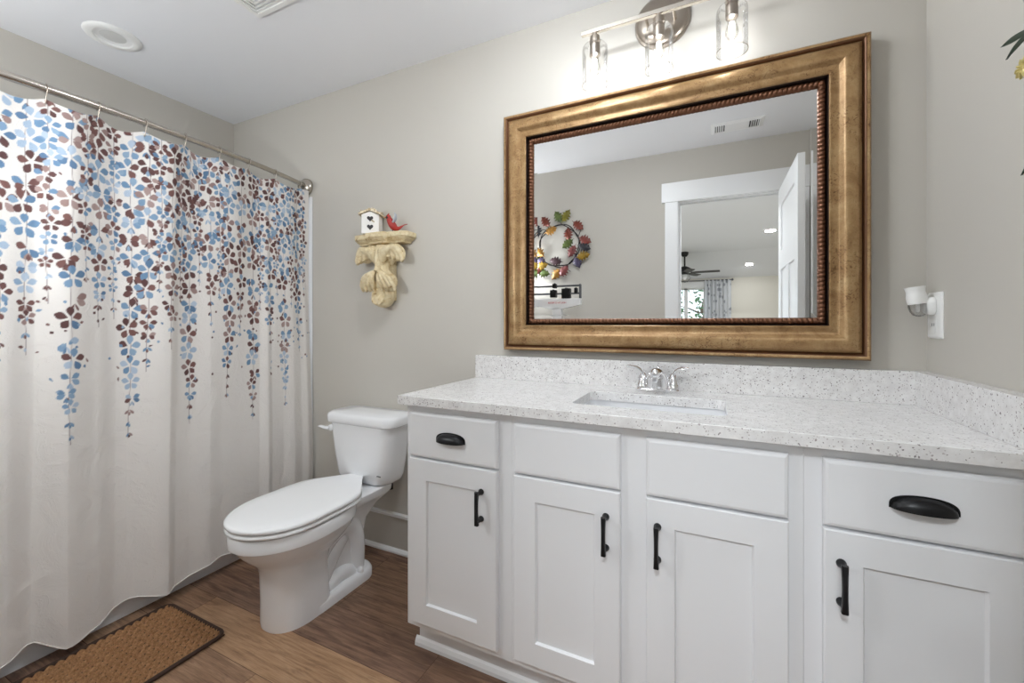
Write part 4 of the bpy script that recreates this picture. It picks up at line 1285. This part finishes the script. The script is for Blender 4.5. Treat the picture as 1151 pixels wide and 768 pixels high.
def panel_door(x0, x1, y0, y1, z0, z1):
    b = MB(); d = .009; st = .105
    b.box(x0 + d, x1 - d, y0 + .02, y1 - .02, z0 + .02, z1 - .02)
    ym_ = (y0 + y1) / 2; lock = 1.50
    rails = [(y0, y0 + st, z0, z1), (y1 - st, y1, z0, z1), (y0 + st, y1 - st, z1 - .12, z1), (y0 + st, y1 - st, z0, z0 + .22), (y0 + st, y1 - st, lock, lock + .12), (ym_ - .05, ym_ + .05, z0 + .22, lock)]
    for a, c_, e_, f_ in rails: b.box(x0, x1, a, c_, e_, f_)
    return b


panel_door(DX0, DX1, DY0, DY1, .012, 2.034).build('panel', 'white_trim', dr, bevel=.002)
b = MB()
for x, sg in ((DX0, -1), (DX1, 1)):
    b.lathe([(.0, .004 * sg), (.026, .003 * sg), (.027, 0)], (x, DY1 - .065, .97), 'x', 24)
    b.lathe([(.009, 0), (.009, .030 * sg), (.024, .040 * sg), (.024, .05 * sg) if sg < 0 else (.024, .05), (.0, .056 * sg)], (x, DY1 - .065, .97), 'x', 24)
b.build('handle', 'satin_nickel', dr, smooth=50)
for z in (.25, 1.02, 1.80): MB().box(DX1 - .004, DX1 + .004, DY0 - .012, DY0 + .002, z - .045, z + .045).build('hinge', 'satin_nickel', dr)

# ================================================================== WREATH AND BEAM SCALE ON THE REAR WALL
wr = thing('leaf_wreath', 'wall wreath of coloured metal leaves on black wire, reflected in the mirror', 'wreath', (-1.739, YR, 1.80))
WCX, WCZ, WY = -1.739, 1.80, YR + .022
b = MB()
for ph, rr_ in ((0, .171), (2.1, .176)):
    P = [(WCX + (rr_ + .007 * sin(5 * a + ph)) * cos(a), WY + .005 * sin(7 * a + ph), WCZ + (rr_ + .007 * sin(5 * a + ph)) * sin(a)) for a in np.linspace(0, 2 * pi, 73)]
    b.tube(P, .0042, 8)
for a, r_ in ((.3, .05), (1.4, .07), (2.2, .07), (3.6, .06), (4.9, .07), (5.6, .06), (.9, -.05)):
    p0 = np.array([WCX + .172 * cos(a), WY, WCZ + .172 * sin(a)]); p1 = np.array([WCX + (.172 + r_) * cos(a + .25), WY + .006, WCZ + (.172 + r_) * sin(a + .25)])
    b.tube([tuple(p0), tuple((p0 + p1) / 2 + np.array([0, .006, 0])), tuple(p1)], .0028, 6)
b.build('wire_ring', 'wire_black', wr, smooth=60)


def leaf(x, z, ang, L, mat, lab, y=YR + .034, wob=0):
    """lobed leaf from its tail, with a raised midrib"""
    prof_ = [(0, .02), (.08, .08), (.17, .28), (.25, .15), (.36, .40), (.45, .20), (.56, .38), (.65, .18), (.76, .25), (.86, .10), (1.0, .0)]
    ca_, sa_ = cos(radians(ang)), sin(radians(ang)); V = []
    for u, w_ in prof_:
        for v, h in ((-w_, -.10 * w_ ** .5), (-w_ * .5, -.02), (0, .035), (w_ * .5, -.02), (w_, -.10 * w_ ** .5)):
            uu = (u - .5) * L; vv = v * L * 1.0
            yy_ = y + L * (h - .55 * (u - .5) ** 2 * .6)
            V.append((x + uu * ca_ - vv * sa_, max(yy_, YR + .004), z + uu * sa_ + vv * ca_))
    n_ = len(prof_); Fc = [(i * 5 + j_, i * 5 + j_ + 1, (i + 1) * 5 + j_ + 1, (i + 1) * 5 + j_) for i in range(n_ - 1) for j_ in range(4)]
    b = MB(); b.add(V, Fc)
    b.tube([(x - .62 * L * ca_, y - .01, z - .62 * L * sa_), (x - .48 * L * ca_, y, z - .48 * L * sa_)], .002, 6)
    o = b.build('leaf', mat, wr, smooth=50)
    so = o.modifiers.new('thick', 'SOLIDIFY'); so.thickness = .0016
    part(o, lab)


for i, (x, z, ang, mat, lab) in enumerate([
        (-1.745, 2.045, 120, 'leaf_fern', 'olive green leaf'), (-1.672, 2.045, 55, 'leaf_lime', 'yellow-olive leaf'), (-1.854, 2.012, 130, 'leaf_rust', 'rust leaf'), (-1.571, 1.952, -40, 'leaf_rust', 'rust leaf'),
        (-1.803, 1.935, 20, 'leaf_orange', 'orange leaf'), (-1.925, 1.945, 100, 'leaf_slate', 'dark slate leaf'), (-1.657, 1.894, 95, 'leaf_rust', 'rust leaf'), (-1.511, 1.828, -25, 'leaf_red', 'red leaf'),
        (-1.661, 1.807, 215, 'leaf_fern', 'green leaf'), (-1.626, 1.745, 240, 'leaf_rose', 'rose red leaf'), (-1.517, 1.770, -20, 'leaf_slate', 'dark slate leaf'), (-1.524, 1.702, 10, 'leaf_mustard', 'mustard leaf'),
        (-1.578, 1.655, -70, 'leaf_purple', 'purple leaf'), (-1.767, 1.673, 170, 'leaf_plum', 'plum leaf'), (-1.689, 1.588, 50, 'leaf_rose', 'rose red leaf'), (-1.763, 1.562, 230, 'leaf_orange', 'orange leaf'),
        (-1.869, 1.577, -10, 'leaf_fern', 'green leaf'), (-1.883, 1.637, 15, 'leaf_mustard', 'mustard leaf'), (-1.910, 1.689, 160, 'leaf_purple', 'purple leaf'), (-1.913, 1.759, 140, 'leaf_orange', 'orange leaf'),
        (-1.985, 1.80, 150, 'leaf_rust', 'rust leaf'), (-1.975, 1.89, 130, 'leaf_mustard', 'mustard leaf'), (-1.965, 1.70, 200, 'leaf_fern', 'green leaf'), (-1.93, 1.60, 230, 'leaf_red', 'red leaf')]):
    leaf(x, z, ang, .112, mat, lab, YR + .036 + .006 * (i % 3))

PX, PY = -1.715, -1.600
bs = thing('beam_scale', 'white mechanical beam scale standing by the rear wall, reflected in the mirror', 'scale', (PX, PY, 0))
b = MB(); b.loft([[(p[0], p[1], z) for p in rrect(PX - .14 + e, PX + .14 - e, -1.695 + e, -1.34 - e, .02, 5)] for e, z in ((0, .0), (0, .055), (.006, .062))]); b.build('platform', 'white_metal', bs, smooth=40)
MB().box(PX - .12, PX + .12, -1.60, -1.36, .062, .066).build('tread_mat', 'black_metal', bs, bevel=.002)
b = MB(); b.loft([[(p[0], p[1], z) for p in rrect(PX - w_, PX + w_, PY - .03, PY + .03, .008, 4)] for w_, z in ((.045, .06), (.040, .3), (.037, 1.20), (.037, 1.275))]); b.build('column', 'white_metal', bs, smooth=40)
b = MB(); b.prism([(PX - .205, 1.352), (PX - .205, 1.300), (PX - .045, 1.268), (PX + .045, 1.268), (PX + .195, 1.300), (PX + .195, 1.352)], 'y', PY - .022, PY + .030)
b.build('beam_housing', 'white_metal', bs, bevel=.003)
b = MB(); b.box(PX - .23, PX + .195, PY - .004, PY + .008, 1.447, 1.461).box(PX - .23, PX + .195, PY + .016, PY + .024, 1.384, 1.398).box(PX + .186, PX + .198, PY - .006, PY + .026, 1.352, 1.464).box(PX - .24, PX - .226, PY - .006, PY + .026, 1.352, 1.464)
b.build('beam', 'beam_steel', bs, bevel=.001)
for x, z, hx_, hz_ in ((PX - .020, 1.455, .014, .018), (PX - .030, 1.392, .025, .030), (PX + .078, 1.392, .035, .040), (PX + .158, 1.412, .011, .022)):
    b = MB().box(x - hx_, x + hx_, PY - .008, PY + .034, z - hz_, z + hz_).box(x - hx_ * .3, x + hx_ * .3, PY, PY + .026, z + hz_, z + hz_ + .006)
    b.build('poise', 'black_metal', bs, bevel=.003)


def text3d(s_, loc, size, rot, mat, parent, name):
    cu = bpy.data.curves.new(name, 'FONT'); cu.body = s_; cu.size = size; cu.align_x = 'CENTER'; cu.align_y = 'CENTER'; cu.extrude = .0006
    o = bpy.data.objects.new(name, cu); COL.objects.link(o)
    org = ORG[parent.name]; o.location = tuple(np.array(loc) - np.array(org)); o.rotation_euler = rot
    dg = bpy.context.evaluated_depsgraph_get(); me = bpy.data.meshes.new_from_object(o.evaluated_get(dg))
    q = bpy.data.objects.new(name, me); q.location = o.location; q.rotation_euler = rot
    bpy.data.objects.remove(o); COL.objects.link(q); q.name = name
    me.materials.clear(); me.materials.append(M[mat]); q.parent = parent
    return q


part(text3d('HEALTH O METER', (PX + .005, PY + .0308, 1.318), .019, (pi / 2, 0, pi), 'red_print', bs, 'lettering'), 'red lettering')

# ================================================================== FLOWER SPRAY AT THE RIGHT EDGE
fs = thing('artificial_flower_spray', 'dark green leaves with pale yellow flowers hung on the right wall', 'artificial flowers', (0, -.66, 1.55))
b = MB(); 
stems = [[(-.012, -.70, 1.50), (-.035, -.66, 1.58), (-.050, -.60, 1.655), (-.055, -.565, 1.70)], [(-.012, -.70, 1.50), (-.04, -.64, 1.56), (-.055, -.585, 1.62)], [(-.012, -.70, 1.50), (-.035, -.63, 1.47), (-.05, -.575, 1.445)], [(-.012, -.70, 1.50), (-.03, -.74, 1.60), (-.05, -.78, 1.70)]]
for s_ in stems: sp = smooth_path(s_, 5); b.tube(sp, .003, 8)
b.build('stem', 'leaf_green', fs, smooth=60)


def blade(p0, p1, wd, nrm=(-1, 0, 0)):
    p0, p1 = np.array(p0, float), np.array(p1, float); d = p1 - p0; nrm = np.array(nrm, float); sd = np.cross(d, nrm); sd /= np.linalg.norm(sd)
    V = []; K = 9
    for k_ in range(K):
        u = k_ / (K - 1); w_ = wd * sin(pi * min(1, u * .97 + .03)) ** .8
        c_ = p0 + d * u + nrm * (.003 * sin(pi * u))
        V += [tuple(c_ - sd * w_ + nrm * .003), tuple(c_), tuple(c_ + sd * w_ + nrm * .003)]
    b = MB(); b.add(V, [(i * 3 + j_, i * 3 + j_ + 1, (i + 1) * 3 + j_ + 1, (i + 1) * 3 + j_) for i in range(K - 1) for j_ in range(2)])
    o = b.build('leaf', 'leaf_green', fs, smooth=60); so = o.modifiers.new('thick', 'SOLIDIFY'); so.thickness = .001


blade((-.055, -.600, 1.687), (-.055, -.493, 1.711), .0062)
blade((-.055, -.600, 1.688), (-.055, -.509, 1.677), .0062)
blade((-.052, -.60, 1.66), (-.050, -.66, 1.75), .012)
blade((-.050, -.61, 1.63), (-.060, -.67, 1.66), .012)
blade((-.045, -.60, 1.46), (-.050, -.543, 1.437), .006)
blade((-.045, -.60, 1.45), (-.050, -.58, 1.38), .010)
blade((-.050, -.78, 1.70), (-.055, -.82, 1.78), .012)
blade((-.040, -.74, 1.62), (-.055, -.83, 1.64), .012)
for (yy_, zz_) in ((-.574, 1.630), (-.80, 1.715)):
    b = MB(); rb = random.Random(2)
    for k_ in range(12):
        a = 2 * pi * k_ / 12; p0 = np.array([-.055, yy_, zz_]); p1 = p0 + np.array([-.006, .026 * cos(a), .020 * sin(a)])
        b.tube([tuple(p0), tuple((p0 + p1) / 2 + np.array([-.006, 0, 0])), tuple(p1)], [.002, .0055, .003], 8, flat=.5)
    b.ell((-.058, yy_, zz_), (.006, .009, .009), 12, 8)
    part(b.build('flower', 'petal_yellow', fs, smooth=60), 'pale yellow flower')

# ================================================================== BEDROOM FITTINGS (seen through the doorway in the mirror)
cf = thing('ceiling_fan', 'dark ceiling fan with glass light hanging in the bedroom beyond', 'ceiling fan', (-1.04, -6.6, CEIL))
FXc, FYc = -1.04, -6.6
b = MB().lathe([(.0, -.085), (.035, -.08), (.060, -.05), (.066, -.001)], (FXc, FYc, CEIL), 'z', 24).tube([(FXc, FYc, CEIL - .06), (FXc, FYc, 2.16)], .014, 12)
b.build('downrod', 'black_metal', cf, smooth=40)
MB().lathe([(.0, .085), (.04, .08), (.095, .05), (.11, .02), (.10, -.02), (.06, -.03), (.05, -.06), (.0, -.06)], (FXc, FYc, 2.10), 'z', 28).build('motor', 'black_metal', cf, smooth=40)
for k_ in range(5):
    a = radians(4 + 72 * k_); c_, s_ = cos(a), sin(a)
    def bp(u, v, z): return (FXc + u * c_ - v * s_, FYc + u * s_ + v * c_, z)
    b = MB(); L = []
    for u, wv in ((.10, .025), (.16, .030), (.2, .055), (.35, .062), (.52, .066), (.565, .055), (.575, .02)): L.append([bp(u, -wv, 2.060 - .006), bp(u, wv, 2.060 + .010), bp(u, wv, 2.068 + .010), bp(u, -wv, 2.068 - .006)])
    b.loft(L); b.build('blade', 'fan_grey', cf)
gs = MB().lathe([(.045, -.005), (.085, -.03), (.105, -.08), (.09, -.125), (.05, -.155), (.0, -.165)], (FXc, FYc, 2.05), 'z', 28, caps=False).build('glass_globe', 'clear_glass', cf, smooth=60)
MB().ell((FXc, FYc, 1.975), (.03, .03, .04), 16, 10).build('bulb', 'white_plastic', cf, smooth=60)


def downlight(x, y, z, lab, nrm=0.0, watts=BED_W):
    t = thing('bedroom_downlight', lab, 'ceiling light', (x, y, z), 'bedroom ceiling downlights')
    tl2 = lambda r_, h: [(x + r_ * cos(a), y + r_ * sin(a), z + h + nrm * r_ * sin(a)) for a in np.linspace(0, 2 * pi, 32, endpoint=False)]
    MB().loft([tl2(.062, -.004), tl2(.07, -.009), tl2(.09, -.006), tl2(.092, -.0005)], False).build('trim_ring', 'white_plastic', t, smooth=40)
    MB().loft([tl2(.001, -.003), tl2(.063, -.004)], False).build('lens', 'bedroom_lamp', t)
    lamp('downlight_lamp', (0, 0, -.016), watts, .06, t)
    return t


downlight(.137, -5.123, CEIL, 'glowing bedroom downlight on the flat ceiling, nearer the open door')
downlight(.04, -7.47, CEIL - (SY + 7.47) * ((CEIL - FZ) / (SY - BY1)), 'glowing bedroom downlight on the sloped ceiling near the curtains', (CEIL - FZ) / (SY - BY1), 4.0)
fm = thing('fill_flush_light', 'added large round opal fill light in the bedroom outside the bathroom doorway', 'ceiling light', (-.62, -2.45, CEIL))  # added lamp hidden behind the door head, fills the cabinet fronts
MB().lathe([(.0, -.03), (.24, -.03), (.245, -.02), (.245, -.001)], (-.62, -2.45, CEIL), 'z', 40).build('canopy', 'brushed_nickel', fm, smooth=35)
MB().lathe([(.235, -.03), (.23, -.05), (.19, -.075), (.10, -.09), (.0, -.095)], (-.62, -2.45, CEIL), 'z', 40, caps=False).build('fill_diffuser', 'flush_fill', fm, smooth=60)
downlight(-2.1, -4.2, CEIL, 'added fill downlight on the far left of the bedroom ceiling')  # extra unseen lamp, added for fill through the doorway

cr = thing('bedroom_curtain_rod', 'thin dark curtain rod above the bedroom window', 'curtain rod', (-1.4, BY1 + .09, 2.045))
MB().tube([(-2.9, BY1 + .09, 2.05), (-.225, BY1 + .09, 2.05)], .010, 10).ell((-.215, BY1 + .09, 2.05), (.022, .022, .022), 12, 8).tube([(-.30, BY1 + .001, 2.05), (-.30, BY1 + .09, 2.05)], .007, 8).build('rod', 'beam_steel', cr, smooth=60)
for lab, xa, xb in (('white patterned sheer curtain panel at the right of the bedroom window', -.74, -.235), ('white patterned sheer curtain panel at the left of the bedroom window', -2.9, -2.45)):
    b = MB(); N_ = 90; V = []
    for zz_ in np.linspace(2.055, .03, 12):
        for i in range(N_ + 1): u = i / N_; V.append((xa + (xb - xa) * u, BY1 + .09 + .026 * sin(u * 2 * pi * 7) + .006 * sin(u * 31 + zz_ * 2), zz_))
    b.add(V, [(j_ * (N_ + 1) + i, j_ * (N_ + 1) + i + 1, (j_ + 1) * (N_ + 1) + i + 1, (j_ + 1) * (N_ + 1) + i) for j_ in range(11) for i in range(N_)])
    tag(b.build('window_curtain', 'sheer_fabric', smooth=180), lab, 'curtain', 'bedroom curtain panels')


def tree(x, y, h, lab, seed):
    t = thing('tree', lab, 'tree', (x, y, -3.0), 'trees outside the bedroom window'); r_ = random.Random(seed)
    b = MB(); b.tube(smooth_path([(x, y, -3.0), (x + .1, y, -1.0), (x - .05, y, h * .5), (x + .1, y, h)], 4), list(np.linspace(.16, .04, 13)), 10)
    for k_ in range(9):
        z0_ = r_.uniform(-.3, h * .9); a = r_.uniform(0, 6.28); l_ = r_.uniform(.7, 1.6)
        b.tube([(x, y, z0_), (x + l_ * .5 * cos(a), y + l_ * .5 * sin(a), z0_ + .25), (x + l_ * cos(a), y + l_ * sin(a), z0_ + .4)], [.05, .03, .012], 7)
    b.build('trunk', 'bark', t, smooth=60)
    b = MB()
    for k_ in range(900):
        a = r_.uniform(0, 6.28); rr_ = 2.0 * sqrt(r_.random()); zz_ = r_.uniform(-1.6, h + .8); rr_ *= max(.25, 1 - ((zz_ - h * .3) / (h + 1.2)) ** 2)
        c_ = np.array([x + rr_ * cos(a), y + rr_ * sin(a), zz_]); d1 = np.array([r_.gauss(0, 1), r_.gauss(0, 1), r_.gauss(0, 1)]); d1 /= np.linalg.norm(d1)
        d2 = np.cross(d1, np.array([r_.gauss(0, 1), r_.gauss(0, 1), r_.gauss(0, 1)])); d2 /= np.linalg.norm(d2); s_ = r_.uniform(.06, .14)
        b.add([tuple(c_ - d1 * s_), tuple(c_ + d2 * s_ * .5), tuple(c_ + d1 * s_), tuple(c_ - d2 * s_ * .5)], [(0, 1, 2, 3)])
    b.build('foliage', 'tree_leaf', t)


tree(-3.4, -13.6, 1.7, 'leafy green tree left of centre outside the bedroom window', 5)
tree(-1.0, -18.6, 2.3, 'leafy green tree behind the others outside the bedroom window', 9)
tree(1.6, -13.8, 1.5, 'leafy green tree on the right outside the bedroom window', 13)
